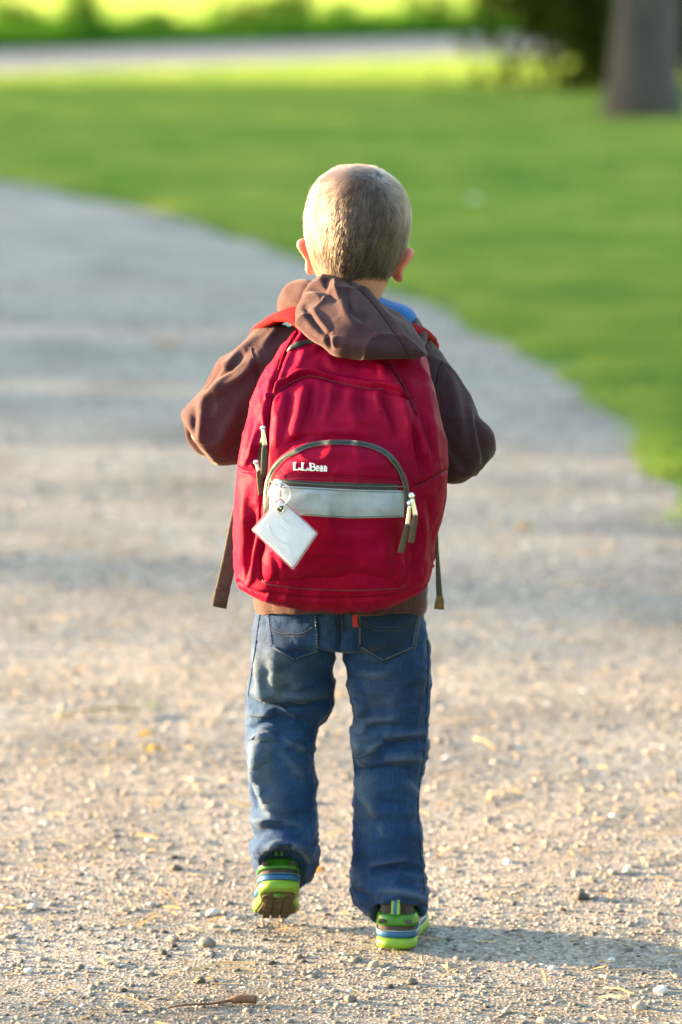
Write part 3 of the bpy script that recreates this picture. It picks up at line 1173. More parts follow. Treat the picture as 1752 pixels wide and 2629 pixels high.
def head_rings(off=0.0):
    R = []
    for z in zt:
        hx, hb, hf = pch([z], HZ, HX)[0] + off, pch([z], HZ, HB)[0] + off, pch([z], HZ, HF)[0] + off
        c, s = np.cos(ang), np.sin(ang)
        x = hx * np.sign(c) * np.abs(c) ** .92
        y = np.where(s > 0, hf, hb) * np.sign(s) * np.abs(s) ** .95
        zz = np.full(96, z + off * max(0, (z - .03) / .05))
        R.append(np.stack([x, y, zz], 1))
    return np.array(R)


HR = head_rings()
# face: brow, eye hollows, nose, lips
fx, fy, fz = HR[..., 0], HR[..., 1], HR[..., 2]
fm = np.clip((fy - .035) / .03, 0, 1)
g2 = lambda x0, z0, sx, sz: np.exp(-((np.abs(fx) - x0) / sx) ** 2 - ((fz - z0) / sz) ** 2)
HR[..., 1] += fm * (.016 * g2(0, -.052, .008, .009) + .008 * g2(0, -.036, .006, .016) - .006 * g2(.029, -.022, .014, .010)
                    + .004 * g2(.012, -.077, .012, .0045) + .004 * g2(.008, -.087, .010, .004) + .003 * g2(0, -.104, .014, .008))
head_vf = loft(hw(HR))


def ear(side):
    a = np.array([side * .0585, .018, -.060])
    d = unit(np.array([side * .60, -.80, 0.0]))
    up = np.array([side * .10, -.10, 1.0]); up = unit(up - d * up.dot(d))
    nrm = np.cross(d, up) * (1 if side > 0 else -1)
    O = np.array([(-.012, -.020), (.0, -.0255), (.009, -.025), (.0145, -.017), (.018, -.006), (.026, .004), (.0315, .013), (.030, .021), (.022, .0265), (.010, .0265), (-.004, .021), (-.012, .012)])
    O = [(x * .98, y * .98) for x, y in O]
    B = spline(O, 72, True)
    c = np.array([.006, .0])
    rows = []
    prof = [(.1, .0016), (.4, .0018), (.62, .0024), (.74, .0034), (.86, .0042), (.94, .0036), (.985, .002), (1.0, 0)]
    for sgn in (1, -1):
        for s, th in (prof if sgn == 1 else prof[-2::-1]):
            Q = c + s * (B - c)
            cup = .010 * (np.linalg.norm(Q - c, axis=1) / .03) ** 2
            rows.append(a + Q[:, :1] * d + Q[:, 1:] * up + (sgn * th - cup)[:, None] * nrm)
    return loft(hw(np.array(rows)))


def flesh(pts, rad, n=24, m=18):
    P = spline(np.array(pts, float), n)
    r = pch(np.linspace(0, 1, n), np.linspace(0, 1, len(rad)), rad)
    return tube(P, r, m)


SHL, SHR = at(660, 812, 5.52), at(952, 828, 5.52)
ELL, ELR = at(478, 985, 5.485), at(1075, 1035, 5.485)
WRL, WRR = at(640, 925, 5.655), at(950, 930, 5.655)
HPL, HPR = at(688, 1440, 5.53), at(882, 1440, 5.53)
KNL, KNR = at(655, 1640, 5.545), at(900, 1720, 5.53)
ANL, ANR = at(650, 1925, 5.55), at(908, 2070, 5.52)
gh = ground_at(908, 2194)
MR = Matrix.Translation(Vector((gh[0], gh[1], drive_z(gh[0], gh[1]) + .002))) @ Matrix.Rotation(math.radians(-7), 4, 'Z')
pl_ = at(644, 2048, 5.465)
ML = Matrix.Translation(Vector(pl_)) @ Matrix.Rotation(math.radians(4), 4, 'Z') @ Matrix.Rotation(math.radians(-28), 4, 'X')
body_parts = [head_vf, ear(-1), ear(1),
              sect([(1432, 690, 880, 5.525, .05), (1400, 640, 930, 5.525, .07), (1250, 650, 930, 5.525, .068), (1050, 640, 940, 5.525, .07), (880, 640, 950, 5.525, .066),
                    (800, 665, 935, 5.52, .055), (760, 720, 900, 5.515, .045), (735, 765, 870, 5.51, .038), (700, 775, 865, 5.505, .036)])]
for S, E, W in ((SHL, ELL, WRL), (SHR, ELR, WRR)):
    body_parts.append(flesh([S, (S + E) / 2, E, (E + W) / 2, W], [.036, .031, .027, .026, .019], 40))
for H, K, A in ((HPL, KNL, ANL), (HPR, KNR, ANR)):
    body_parts.append(flesh([H, (H + K) / 2, K, (K * .5 + A * .5) + [0, -.003, 0], A], [.046, .044, .034, .027, .022], 40))
    foot = [np.array((ML if A is ANL else MR) @ Vector(p)) for p in ((0, .040, .075), (0, .036, .046), (0, .075, .034), (0, .125, .026))]
    body_parts.append(flesh([A] + foot, [.020, .016, .018, .018, .013], 24))


def hand(W, side):
    """a fist closed on the shoulder strap: palm, four bent fingers of different length, thumb across"""
    out = []
    kx = np.array([-side * 1.0, .1, .25]); kx = unit(kx)         # wrist to knuckles, towards the middle of the chest
    up = unit(np.cross(np.cross(kx, [0, 0, 1.0]), kx)); fw = unit(np.cross(up, kx)) * (1 if np.cross(up, kx)[1] > 0 else -1)
    pal = W + kx * .028
    out.append(flesh([W - kx * .012, W + kx * .012, pal, W + kx * .048], [.017, .02, .024, .019], 12))
    fingers = []
    for k, (o, L) in enumerate(zip((.0225, .0075, -.0075, -.0215), (.9, 1.0, .95, .78))):
        b0 = W + kx * .046 + up * o + fw * .006
        b1 = b0 + (kx * .018 + fw * .012) * L
        b2 = b1 + (-kx * .004 + fw * .0 - fw * .016) * L + kx * .006
        b3 = b2 + (-kx * .016 - fw * .006) * L
        fingers.append(flesh([b0, b1, b2, b3], [.0072, .007, .0065, .005], 14, 10))
    t0 = W + kx * .016 + up * .02
    fingers.append(flesh([t0, t0 + kx * .018 + up * .012 + fw * .004, t0 + kx * .036 + up * .010 - fw * .004, t0 + kx * .048 + up * .004 - fw * .006], [.0095, .009, .008, .006], 14, 10))
    return out, fingers


fing = []
for W, s in ((WRL, -1), (WRR, 1)):
    a, f = hand(W, s)
    body_parts += a; fing += f
Vb, Fb = fuse(body_parts, .0026, 3)
Vb, Fb = join([(Vb, Fb)] + fing)
base = (float(HC[0]), 5.52, 0)
boy = mk('person', Vb, Fb, SKIN, origin=base)
tag(boy, 'small boy in brown hooded sweatshirt and blue jeans walking away along the drive', 'person')
BODY = Surf(Vb, Fb)
M_EYE = plain('eye_white', (.75, .73, .7), .2)
for s in (-1, 1):
    V, F = ball(hw(np.array([s * .029, .0665, -.024])), .0095, 12, 18)
    e = mk('eye', V, F, M_EYE, boy)
    V, F = ball(hw(np.array([s * .029, .0738, -.024])), (.0042, .0028, .0042), 8, 14)
    mk('iris', V, F, plain('iris', (.05, .08, .12), .15), e)

# hair: a close cap and the single hairs
def hair_mask(P):
    x, y, z = P[:, 0], P[:, 1], P[:, 2]
    back = z + .088 - .0 * x                                   # nape line
    nape = np.where(np.abs(x) < .02, .006 * (1 - np.abs(x) / .02), -.12 * np.clip(np.abs(x) - .02, 0, .03))
    m1 = back + nape
    ear_ = np.clip((y + .012) / .03, 0, 1)                     # in front of the ear the line climbs
    m1 = m1 - ear_ * .066
    fore = np.clip((y - .03) / .03, 0, 1)
    return m1 - fore * .068


HV = head_rings(0.0).reshape(-1, 3)
hm = hair_mask(HV)
_hv, _hf = loft(head_rings(0.0))
CAPR = vnormals(_hv, _hf)[:len(zt) * 96].reshape(len(zt), 96, 3)
if CAPR[40, 0, 0] < 0: CAPR = -CAPR
th = (-.0015 + .0042 * np.clip(hm / .014, 0, 1)).reshape(len(zt), 96, 1)
HCAP = head_rings(0.0) + CAPR * th
lo = int(np.searchsorted(zt, -.125))
Vh, Fh = loft(hw(HCAP[lo:]), True, True)
M_HAIR, nt, b = nodes('hair_cap')
v = coord(nt)
t_ = nz(nt, 260, 4, .6, v); t2 = nz(nt, 28, 4, .6, v)
nt.links.new(ramp(nt, t2.outputs['Fac'], [(.3, (.022, .014, .009)), (.7, (.038, .025, .017))]), b.inputs['Base Color'])
b.inputs['Roughness'].default_value = .6
b.inputs['Specular IOR Level'].default_value = .2
bump(nt, b, t_.outputs['Fac'], .7, .003)
hair = mk('hair', Vh, Fh, M_HAIR, boy)

# strands
WH = unit(np.array([.028, -.040, .062]))
N_H = 36000
tri_v = HCAP
cand = RNG.random((N_H * 3, 2))
ri = lo + cand[:, 0] * (len(zt) - lo - 1.001); ci = cand[:, 1] * 96
r0 = ri.astype(int); c0 = ci.astype(int) % 96; c1 = (c0 + 1) % 96
fr = (ri - r0)[:, None]; fc = (ci - ci.astype(int))[:, None]
bil = lambda A: (A[r0, c0] * (1 - fr) * (1 - fc) + A[r0 + 1, c0] * fr * (1 - fc) + A[r0, c1] * (1 - fr) * fc + A[r0 + 1, c1] * fr * fc)
SPt, SNn = bil(HCAP), bil(CAPR)
wgt = bil(np.linalg.norm(np.roll(HCAP, -1, 1) - HCAP, axis=2, keepdims=True) * np.concatenate([np.linalg.norm(np.diff(HCAP, axis=0), axis=2), np.zeros((1, 96))])[..., None])[:, 0]
mk_ = hair_mask(SPt)
prob = wgt / wgt.max() * np.clip(mk_ / .010 + .15, 0, 1) * (mk_ > -.0015)
sel = np.argsort(RNG.random(len(prob)) / np.maximum(prob, 1e-9))[:N_H]
SPt, SNn, mk_ = SPt[sel], unit(SNn[sel]), mk_[sel]
away = unit(SPt / np.linalg.norm(SPt, axis=1, keepdims=True) - WH)
swirl = np.cross(SNn, away)
dist = np.linalg.norm(unit(SPt) - WH, axis=1)[:, None]
fl = away + swirl * np.clip(.9 - dist * .9, .05, .9) + np.array([0, 0, -1.0]) * np.clip(dist - .5, 0, 1)
low = np.clip((-.055 - SPt[:, 2]) / .03, 0, 1)[:, None]
fl = fl + low * np.stack([-np.sign(SPt[:, 0] + .012) * 1.1, np.zeros(len(SPt)), np.zeros(len(SPt))], 1)
clump = np.stack([vn(SPt * [1, 1, .45], 75, k) for k in (1, 2, 3)], 1) - .5
clump2 = np.stack([vn(SPt * [1, 1, .25], 230, k) for k in (4, 5, 6)], 1) - .5
fl = fl + clump * .34 + clump2 * .16 + RNG.normal(0, .09, fl.shape)
fl = unit(fl - SNn * (fl * SNn).sum(1, keepdims=True))
zz = SPt[:, 2]
Ln = (.0095 + .0065 * np.clip((zz + .02) / .07, 0, 1)) * RNG.uniform(.7, 1.2, len(SPt)) * np.clip(mk_ / .012 + .35, .35, 1)
lift = np.clip(.17 + RNG.normal(0, .05, len(SPt)) + .10 * np.clip((zz - .03) / .04, 0, 1) + .03 * clump[:, 0], .06, .6)
stray = RNG.random(len(SPt)) < .035
lift[stray] = RNG.uniform(.25, .5, int(stray.sum()))
K = 4
pts = np.zeros((len(SPt), K, 3))
for k in range(K):
    u = k / (K - 1)
    pts[:, k] = SPt - SNn * .0006 + fl * (Ln * u)[:, None] + SNn * (Ln * lift * u * (1.1 - .45 * u))[:, None]
pw = hw(pts.reshape(-1, 3)) - ORG[boy.name]
hcv = bpy.data.hair_curves.new('hair_strands')
hcv.add_curves([K] * len(SPt))
hcv.attributes['position'].data.foreach_set('vector', pw.astype(np.float32).ravel())
ra = hcv.attributes.new('radius', 'FLOAT', 'POINT')
ra.data.foreach_set('value', np.tile(np.array([.00017, .00016, .00013, .00006], np.float32), len(SPt)))
M_STR = bpy.data.materials.new('hair_strand'); M_STR.use_nodes = True
nt = M_STR.node_tree
for n in list(nt.nodes): nt.nodes.remove(n)
o_ = nt.nodes.new('ShaderNodeOutputMaterial'); hb = nt.nodes.new('ShaderNodeBsdfHairPrincipled')
hb.parametrization = 'COLOR'
hb.inputs['Color'].default_value = (.08, .054, .039, 1)
hb.inputs['Roughness'].default_value = .55
hb.inputs['Radial Roughness'].default_value = .5


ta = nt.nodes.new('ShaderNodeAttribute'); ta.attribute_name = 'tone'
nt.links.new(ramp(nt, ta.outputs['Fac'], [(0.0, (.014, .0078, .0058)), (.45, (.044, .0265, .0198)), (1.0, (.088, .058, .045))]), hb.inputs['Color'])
nt.links.new(hb.outputs[0], o_.inputs['Surface'])
tn_ = np.clip(.5 + (vn(SPt * [1, 1, .35], 160, 7) - .5) * 1.0 + (vn(SPt * [1, 1, .4], 60, 8) - .5) * .6 + RNG.normal(0, .14, len(SPt)) - .32 * np.clip((-.025 - SPt[:, 2]) / .04, 0, 1) + .1 * np.clip(SPt[:, 2] / .06, 0, 1), 0, 1)  # strands darker at the nape: own variation plus shade put into the tone
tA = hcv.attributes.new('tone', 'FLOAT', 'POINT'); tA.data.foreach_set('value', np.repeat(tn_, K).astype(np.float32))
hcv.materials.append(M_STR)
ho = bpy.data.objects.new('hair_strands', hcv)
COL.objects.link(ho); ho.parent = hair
ORG[ho.name] = ORG[boy.name]

# ------------------------------------------------------------------ jeans
def m_denim():
    m, nt, b = nodes('denim')
    v = coord(nt)
    streak = nz(nt, 1, 5, .7, coord(nt, (330, 330, 26)))
    blot = nz(nt, 11, 5, .62, v)
    c1 = ramp(nt, blot.outputs['Fac'], [(.25, (.003, .014, .048)), (.5, (.0055, .028, .088)), (.78, (.017, .058, .135))])
    c2 = ramp(nt, streak.outputs['Fac'], [(.3, (.42, .5, .6)), (.7, (1.4, 1.3, 1.2))])
    mx = nt.nodes.new('ShaderNodeMix'); mx.data_type = 'RGBA'; mx.blend_type = 'MULTIPLY'
    mx.inputs['Factor'].default_value = .8
    nt.links.new(c1, mx.inputs['A']); nt.links.new(c2, mx.inputs['B'])
    at_ = nt.nodes.new('ShaderNodeAttribute'); at_.attribute_name = 'wear'
    m2 = nt.nodes.new('ShaderNodeMix'); m2.data_type = 'RGBA'
    nt.links.new(at_.outputs['Fac'], m2.inputs['Factor'])
    nt.links.new(mx.outputs['Result'], m2.inputs['A'])
    twl = nz(nt, 520, 3, .7, v)
    mtw = nt.nodes.new('ShaderNodeMix'); mtw.data_type = 'RGBA'; mtw.blend_type = 'MULTIPLY'
    mtw.inputs['Factor'].default_value = 1.0
    nt.links.new(ramp(nt, twl.outputs['Fac'], [(.3, (.6, .62, .66)), (.7, (1.4, 1.36, 1.3))]), mtw.inputs['B'])
    m2.inputs['B'].default_value = (.06, .088, .125, 1)
    nt.links.new(m2.outputs['Result'], mtw.inputs['A'])
    nt.links.new(mtw.outputs['Result'], b.inputs['Base Color'])
    b.inputs['Roughness'].default_value = .88
    b.inputs['Specular IOR Level'].default_value = .2
    b.inputs['Sheen Weight'].default_value = .10
    b.inputs['Sheen Roughness'].default_value = .35
    b.inputs['Sheen Tint'].default_value = (.9, .95, 1, 1)
    n1 = bump(nt, b, streak.outputs['Fac'], .25, .0008)
    w = nz(nt, 130, 4, .6, v)
    bump(nt, b, w.outputs['Fac'], .4, .0025, n1)
    return m


M_DENIM = m_denim()
legR = [(1470, 782, 986, 5.53, .070), (1500, 785, 990, 5.53, .072), (1560, 798, 990, 5.53, .070), (1600, 805, 988, 5.53, .066), (1650, 811, 986, 5.53, .062),
        (1720, 810, 983, 5.53, .057), (1760, 812, 978, 5.53, .055), (1800, 816, 967, 5.53, .053), (1850, 814, 966, 5.53, .053), (1900, 812, 970, 5.53, .054),
        (1950, 811, 974, 5.53, .055), (2000, 808, 980, 5.522, .058), (2045, 808, 985, 5.515, .060, .008), (2075, 820, 984, 5.51, .060, .021), (2092, 836, 980, 5.508, .059, .027), (2103, 844, 977, 5.506, .058, .031)]
cavR = [(2102, 857, 964, 5.508, .048, .031), (2090, 862, 956, 5.512, .038, .031)]
legL = [(1470, 586, 776, 5.53, .070), (1500, 582, 772, 5.53, .072), (1560, 572, 768, 5.54, .072), (1608, 563, 768, 5.545, .072), (1628, 564, 764, 5.55, .064), (1650, 565, 750, 5.55, .058),
        (1690, 568, 727, 5.535, .055), (1740, 570, 726, 5.53, .053), (1800, 573, 727, 5.525, .052), (1870, 576, 731, 5.515, .053),
        (1905, 583, 735, 5.51, .055, .004), (1950, 573, 739, 5.506, .058, .022), (1975, 577, 736, 5.503, .059, .035), (1988, 585, 729, 5.502, .059, .042), (1998, 595, 718, 5.50, .058, .048)]
cavL = [(1997, 608, 705, 5.502, .048, .047), (1988, 616, 697, 5.508, .036, .046)]
pelv = [(1375, 598, 968, 5.525, .072), (1410, 592, 974, 5.525, .076), (1440, 588, 980, 5.525, .080), (1458, 586, 986, 5.525, .081), (1472, 600, 975, 5.527, .074), (1478, 690, 880, 5.53, .05)]
Vj, Fj = fuse([sect(legR + cavR, 64, 2.2), sect(legL + cavL, 64, 2.2), sect(pelv, 96, 2.3)], .0028, 6)
_qy = pix(Vj)[:, 1]
wz = np.exp(-((_qy - 1690) / 90) ** 2) + np.exp(-((_qy - np.where(Vj[:, 0] < 0, 1940, 2040)) / 70) ** 2)
Vj = Vj + vnormals(Vj, Fj) * ((vn(Vj * [1, 1, 1.6], 26, 1) - .5) * .007 + (vn(Vj * [1, 1, 2.2], 55, 2) - .5) * .0035 + (vn(Vj * [1, 1, 2.6], 17, 9) - .5) * .006 * wz + rn(Vj * [1, 1, 1.7], 19, 14, 3) * .0026 + rn(Vj * [1, 1, 2.4], 34, 15, 3) * .0024 * (.3 + wz))[:, None]
JF = [
    # left leg
    ([(560, 1600), (603, 1624), (691, 1624), (770, 1612)], 9, -9), ([(565, 1585), (640, 1600), (768, 1596)], 12, 4),
    ([(586, 1478), (600, 1540), (606, 1590), (612, 1622)], 11, 5), ([(628, 1490), (622, 1550), (616, 1608)], 24, 7), ([(606, 1650), (600, 1760), (622, 1830), (646, 1890)], 25, 8), ([(832, 1560), (836, 1700), (850, 1850)], 17, 5), ([(636, 1500), (640, 1540), (634, 1596)], 13, 3), ([(618, 1510), (622, 1590)], 9, -2.5),
    ([(565, 1640), (600, 1640), (630, 1633)], 9, 5), ([(570, 1690), (604, 1662), (650, 1652), (720, 1668)], 8, -5),
    ([(574, 1700), (604, 1696), (636, 1690)], 11, 5), ([(598, 1712), (592, 1760), (602, 1803), (632, 1874)], 15, 7), ([(578, 1725), (582, 1800), (594, 1860)], 8, -5),
    ([(650, 1700), (700, 1720), (730, 1716)], 8, 3.5), ([(690, 1700), (720, 1740)], 7, -3), ([(640, 1720), (700, 1790)], 10, 3), ([(575, 1880), (600, 1888), (645, 1880)], 9, 5),
    ([(572, 1960), (590, 1925), (615, 1908), (660, 1908), (700, 1928), (735, 1958)], 9, -3), ([(590, 1890), (640, 1888), (700, 1900)], 10, 4),
    ([(600, 1960), (640, 1938), (690, 1950), (722, 1980)], 8, 4), ([(664, 1830), (720, 1850)], 9, -2.5),
    # right leg
    ([(800, 1516), (845, 1531), (895, 1534)], 8, -5), ([(820, 1545), (900, 1552)], 12, 3), ([(806, 1560), (820, 1592), (834, 1620), (832, 1650)], 9, 6.5), ([(822, 1560), (846, 1620), (850, 1650)], 8, -3.5),
    ([(810, 1664), (824, 1700), (846, 1756)], 9, 6.5), ([(884, 1704), (860, 1718), (836, 1738)], 8, 5), ([(842, 1674), (880, 1668), (925, 1669)], 8, -4), ([(850, 1655), (920, 1652)], 9, 3),
    ([(866, 1722), (920, 1708), (982, 1700)], 9, -5.5), ([(880, 1690), (940, 1688), (980, 1684)], 9, 4), ([(816, 1760), (851, 1768), (905, 1764), (960, 1776)], 8, -5), ([(880, 1746), (940, 1740), (972, 1748)], 10, 4),
    ([(824, 1782), (834, 1820), (866, 1882)], 9, 6), ([(874, 1890), (882, 1930)], 8, 3), ([(858, 1840), (900, 1846), (945, 1852)], 8, -3), ([(930, 1790), (960, 1830)], 9, 3),
    ([(850, 2006), (880, 1998), (925, 1994), (985, 2005)], 10, -6), ([(846, 1988), (890, 1984), (940, 1974)], 8, 4), ([(810, 2040), (840, 2060), (880, 2072)], 9, -5),
    ([(866, 2046), (920, 2052), (980, 2070)], 9, 4.5), ([(880, 2080), (930, 2068), (980, 2086)], 6, -3.5), ([(815, 1990), (826, 2050)], 10, 3),
    # seat
    ([(780, 1416), (782, 1462), (777, 1490)], 6, -4, 'c'), ([(700, 1540), (760, 1530)], 12, -3), ([(660, 1535), (690, 1590)], 14, 2.5)]
Vj0 = Vj.copy()
Vj = fold(Vj, Fj, JF, 1.6)
ridge = ((Vj - Vj0) * vnormals(Vj, Fj)).sum(1)
jeans = mk('jeans', Vj, Fj, M_DENIM, boy)
q = pix(Vj)
wear = .55 * np.exp(-((q[:, 0] - 655) / 55) ** 2 - ((q[:, 1] - 1470) / 70) ** 2) + .28 * np.exp(-((q[:, 0] - 880) / 40) ** 2 - ((q[:, 1] - 1600) / 60) ** 2) \
    + .25 * np.exp(-((q[:, 0] - 640) / 40) ** 2 - ((q[:, 1] - 1560) / 50) ** 2) + .3 * np.exp(-((q[:, 0] - 845) / 22) ** 2 - ((q[:, 1] - 1880) / 60) ** 2) \
    + .3 * np.exp(-((q[:, 0] - 800) / 90) ** 2 - ((q[:, 1] - 1425) / 22) ** 2)
wear = np.clip((wear + np.clip(ridge / .007, 0, 1) * .62) * (.4 + 1.1 * vn(Vj, 60, 5)), 0, .85)
wear = np.maximum(wear, np.clip((q[:, 1] - np.where(q[:, 0] < 775, 1994, 2090)) / 8, 0, 1) * .55 * vn(Vj, 150, 6))
aw = jeans.data.attributes.new('wear', 'FLOAT', 'POINT'); aw.data.foreach_set('value', wear.astype(np.float32))
JS = Surf(Vj, Fj)
M_STITCH = plain('pale_stitch', (.09, .12, .15), .8, scale=700, var=.35)
M_DSTITCH = plain('ochre_stitch', (.022, .028, .04), .8)
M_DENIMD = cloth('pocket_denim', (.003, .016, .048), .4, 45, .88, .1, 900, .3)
pl = [(612, 1404), (728, 1404), (734, 1498), (676, 1519), (622, 1487)]
pr = [(822, 1404), (966, 1404), (952, 1490), (880, 1521), (823, 1487)]
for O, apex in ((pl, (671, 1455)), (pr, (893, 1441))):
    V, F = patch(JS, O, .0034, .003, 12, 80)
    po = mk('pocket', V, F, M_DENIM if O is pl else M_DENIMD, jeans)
    ps_ = Surf(V, F)
    c = np.mean(O, 0)
    ins = [tuple(c + (np.array(p) - c) * np.array([.93, .93])) for p in O]
    st = []
    for a_, b_ in zip(ins[1:-1], ins[2:]):
        P, N = ps_.line([a_, b_], 26, .0006)
        for k in range(0, 24, 2): st.append(tube(P[k:k + 2], .0010, 5))
    P, N = ps_.line([ins[0], ins[-1]], 26, .0006)
    for k in range(0, 24, 2): st.append(tube(P[k:k + 2], .0010, 5))
    V, F = join(st); mk('stitching', V, F, M_STITCH, po)
    st = []
    for a_, b_ in (((O[0][0] + 8, apex[1] - 14), apex), (apex, (O[1][0] - 8, apex[1] - 14))):
        for dy in (0, 7):
            mid = ((a_[0] + b_[0]) / 2, (a_[1] + b_[1]) / 2 + 7 + dy)
            P, N = ps_.line([(a_[0], a_[1] + dy), mid, (b_[0], b_[1] + dy)], 18, .0004)
            st.append(tube(P, .00055, 5))
    V, F = join(st); mk('arc_stitching', V, F, M_DSTITCH, po)
V, F = patch(JS, [(809, 1408), (822, 1408), (823, 1443), (811, 1441)], .0055, .002, 6, 40)
mk('red_tab', V, F, plain('red_tab_cloth', (.30, .01, .014), .7), jeans)
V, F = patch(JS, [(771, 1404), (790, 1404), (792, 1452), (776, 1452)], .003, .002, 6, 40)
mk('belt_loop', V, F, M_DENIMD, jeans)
for pts in ([(781, 1450), (783, 1466), (778, 1486)], [(598, 1412), (590, 1470), (577, 1560), (571, 1600)],
            [(979, 1420), (984, 1500), (982, 1600), (978, 1690), (970, 1770), (960, 1850), (966, 1950), (976, 2050)],
            [(700, 1425), (660, 1418), (600, 1411)], [(815, 1444), (860, 1438), (930, 1418), (975, 1409)]):
    P, N = JS.line(pts, 60, .0004)
    V, F = tube(P, .0011, 6); mk('seam', V, F, M_DENIMD, jeans)

# ------------------------------------------------------------------ t-shirt, sweatshirt
M_BLUE = cloth('blue_jersey', (.008, .10, .30), .12, 40, .8, .05)
shirt = [(684, 768, 874, 5.503, .044), (693, 748, 902, 5.503, .050), (700, 728, 926, 5.504, .054), (712, 705, 948, 5.506, .058), (740, 688, 962, 5.508, .060), (800, 670, 965, 5.51, .06)]
V, F = sect([(700, 775, 868, 5.503, .040)] + shirt, 80, 2.2)
ts_o = mk('t_shirt', V, F, M_BLUE, boy)
P = np.array([at(821 + 53 * math.cos(a), 686, 5.503 - 0.0) * [1, 0, 1] + [0, 5.503 + .0445 * math.sin(a), 0] for a in np.linspace(0, 2 * math.pi, 60)])
V, F = tube(P, .004, 8); mk('neckband', V, F, M_BLUE, ts_o)

M_BROWN = cloth('brown_fleece', (.033, .0125, .0165), .12, 26, .95, .12, 1500, .35, (1, 1, 1), (1, .8, .7))
tor = [(1385, 590, 974, 5.522, .082), (1360, 584, 982, 5.52, .088), (1200, 578, 990, 5.52, .09), (1050, 584, 998, 5.52, .09), (900, 592, 1004, 5.52, .088), (840, 602, 1000, 5.515, .083),
       (800, 616, 988, 5.515, .074), (772, 640, 974, 5.513, .066), (752, 664, 962, 5.512, .060), (738, 684, 952, 5.511, .056), (734, 694, 945, 5.51, .051), (760, 698, 942, 5.51, .05)]
armL = [((655, 742), (730, 900), 5.515, .05), ((597, 757), (680, 905), 5.51, .056), ((541, 800), (632, 960), 5.50, .058), ((490, 846), (590, 1035), 5.49, .058), ((450, 908), (548, 1062), 5.485, .056),
        ((420, 942), (505, 1070), 5.485, .050), ((414, 955), (488, 1064), 5.487, .034)]
armR = [((948, 752), (890, 900), 5.515, .05), ((985, 778), (910, 920), 5.51, .056), ((1027, 824), (925, 960), 5.50, .058), ((1074, 905), (960, 1020), 5.49, .058), ((1100, 956), (990, 1085), 5.485, .057),
        ((1134, 1005), (1035, 1113), 5.485, .052), ((1138, 1040), (1062, 1110), 5.487, .036)]


def foretube(E, W, r0, r1, side):
    d = unit(W - E)
    P = spline(np.array([E - d * .004, E + d * .03, (E + W) / 2 + [0, 0, -.006], W - d * .02]), 26)
    return tube(P, pch(np.linspace(0, 1, 26), [0, .15, .5, .85, 1], [r0 * .75, r0, (r0 + r1) / 2 + .004, r1 + .004, r1]), 32)


Vs, Fs = fuse([sect(tor, 96, 2.2), pairs(armL), pairs(armR), foretube(at(475, 995, 5.485), WRL, .044, .026, -1), foretube(at(1078, 1040, 5.485), WRR, .046, .026, 1)], .0028, 8)
Vs = Vs + vnormals(Vs, Fs) * ((vn(Vs, 20, 11) - .5) * .006 + (vn(Vs, 45, 12) - .5) * .0022 + rn(Vs, 13, 16, 4) * .006 + rn(Vs, 27, 17, 4) * .0018)[:, None]
SF = [
    # left sleeve
    ([(602, 800), (560, 860), (500, 900), (440, 950)], 12, 5), ([(590, 770), (545, 815), (510, 845)], 9, 4), ([(570, 800), (530, 846), (490, 872)], 7, -5),
    ([(512, 840), (488, 862), (462, 902)], 7, -6), ([(530, 852), (492, 895), (470, 925)], 9, 4), ([(474, 905), (466, 950), (458, 1020)], 10, 4.5), ([(452, 915), (446, 960), (444, 1010)], 9, -4),
    ([(585, 815), (590, 850), (600, 890)], 6, -3.5), ([(560, 905), (535, 960), (500, 1040)], 14, 3), ([(560, 1000), (520, 1045)], 9, -3), ([(640, 750), (600, 800)], 9, 3),
    # right sleeve
    ([(1020, 828), (1008, 850), (1000, 890)], 5, -3.5), ([(1030, 850), (1046, 920), (1060, 990), (1070, 1040)], 13, 3.5), ([(1090, 950), (1100, 990), (1114, 1040), (1110, 1072)], 7, -6),
    ([(1078, 930), (1086, 980), (1096, 1040)], 9, 4), ([(1106, 960), (1126, 1000), (1134, 1040)], 8, 4), ([(1030, 1000), (1040, 1040), (1080, 1075)], 10, -3.5), ([(1036, 1070), (1066, 1090), (1098, 1080)], 9, 3)]
Vs = fold(Vs, Fs, SF, 1.3)
swt = mk('sweatshirt', Vs, Fs, M_BROWN, boy)
SWS = Surf(Vs, Fs)
M_RIB = cloth('brown_ribbing', (.044, .0165, .0155), .10, 26, .95, .14, 420, .8, (1, 1, .02), (1, .78, .66))
hem = [(1345, 586, 981, 5.52, .0895), (1360, 582, 983, 5.52, .0925), (1385, 582, 983, 5.521, .0935), (1404, 585, 980, 5.522, .0925, .014), (1411, 589, 976, 5.523, .089, .015), (1409, 596, 968, 5.523, .083, .015), (1380, 596, 968, 5.523, .082)]
V, F = sect(hem, 160, 2.25, 8)
V = np.asarray(V); V += vnormals(V, F) * ((vn(V * [1, 1, .2], 50, 3) - .5) * .006)[:, None]
mk('hem_band', V, F, M_RIB, swt)
for E, W in ((ELL, WRL), (ELR, WRR)):
    d = unit(W - E)
    V, F = tube(np.array([W - d * .05, W - d * .035, W - d * .012, W - d * .004, W - d * .006]), [.026, .029, .027, .024, .017], 28)
    mk('cuff', V, F, M_RIB, swt)
for pts in ([(577, 800), (586, 840), (592, 890), (588, 930)], [(1026, 826), (1010, 856), (1004, 900)]):
    P, N = SWS.line(pts, 30, .0003)
    V, F = tube(P, .0013, 6); mk('shoulder_seam', V, F, M_BROWN, swt)

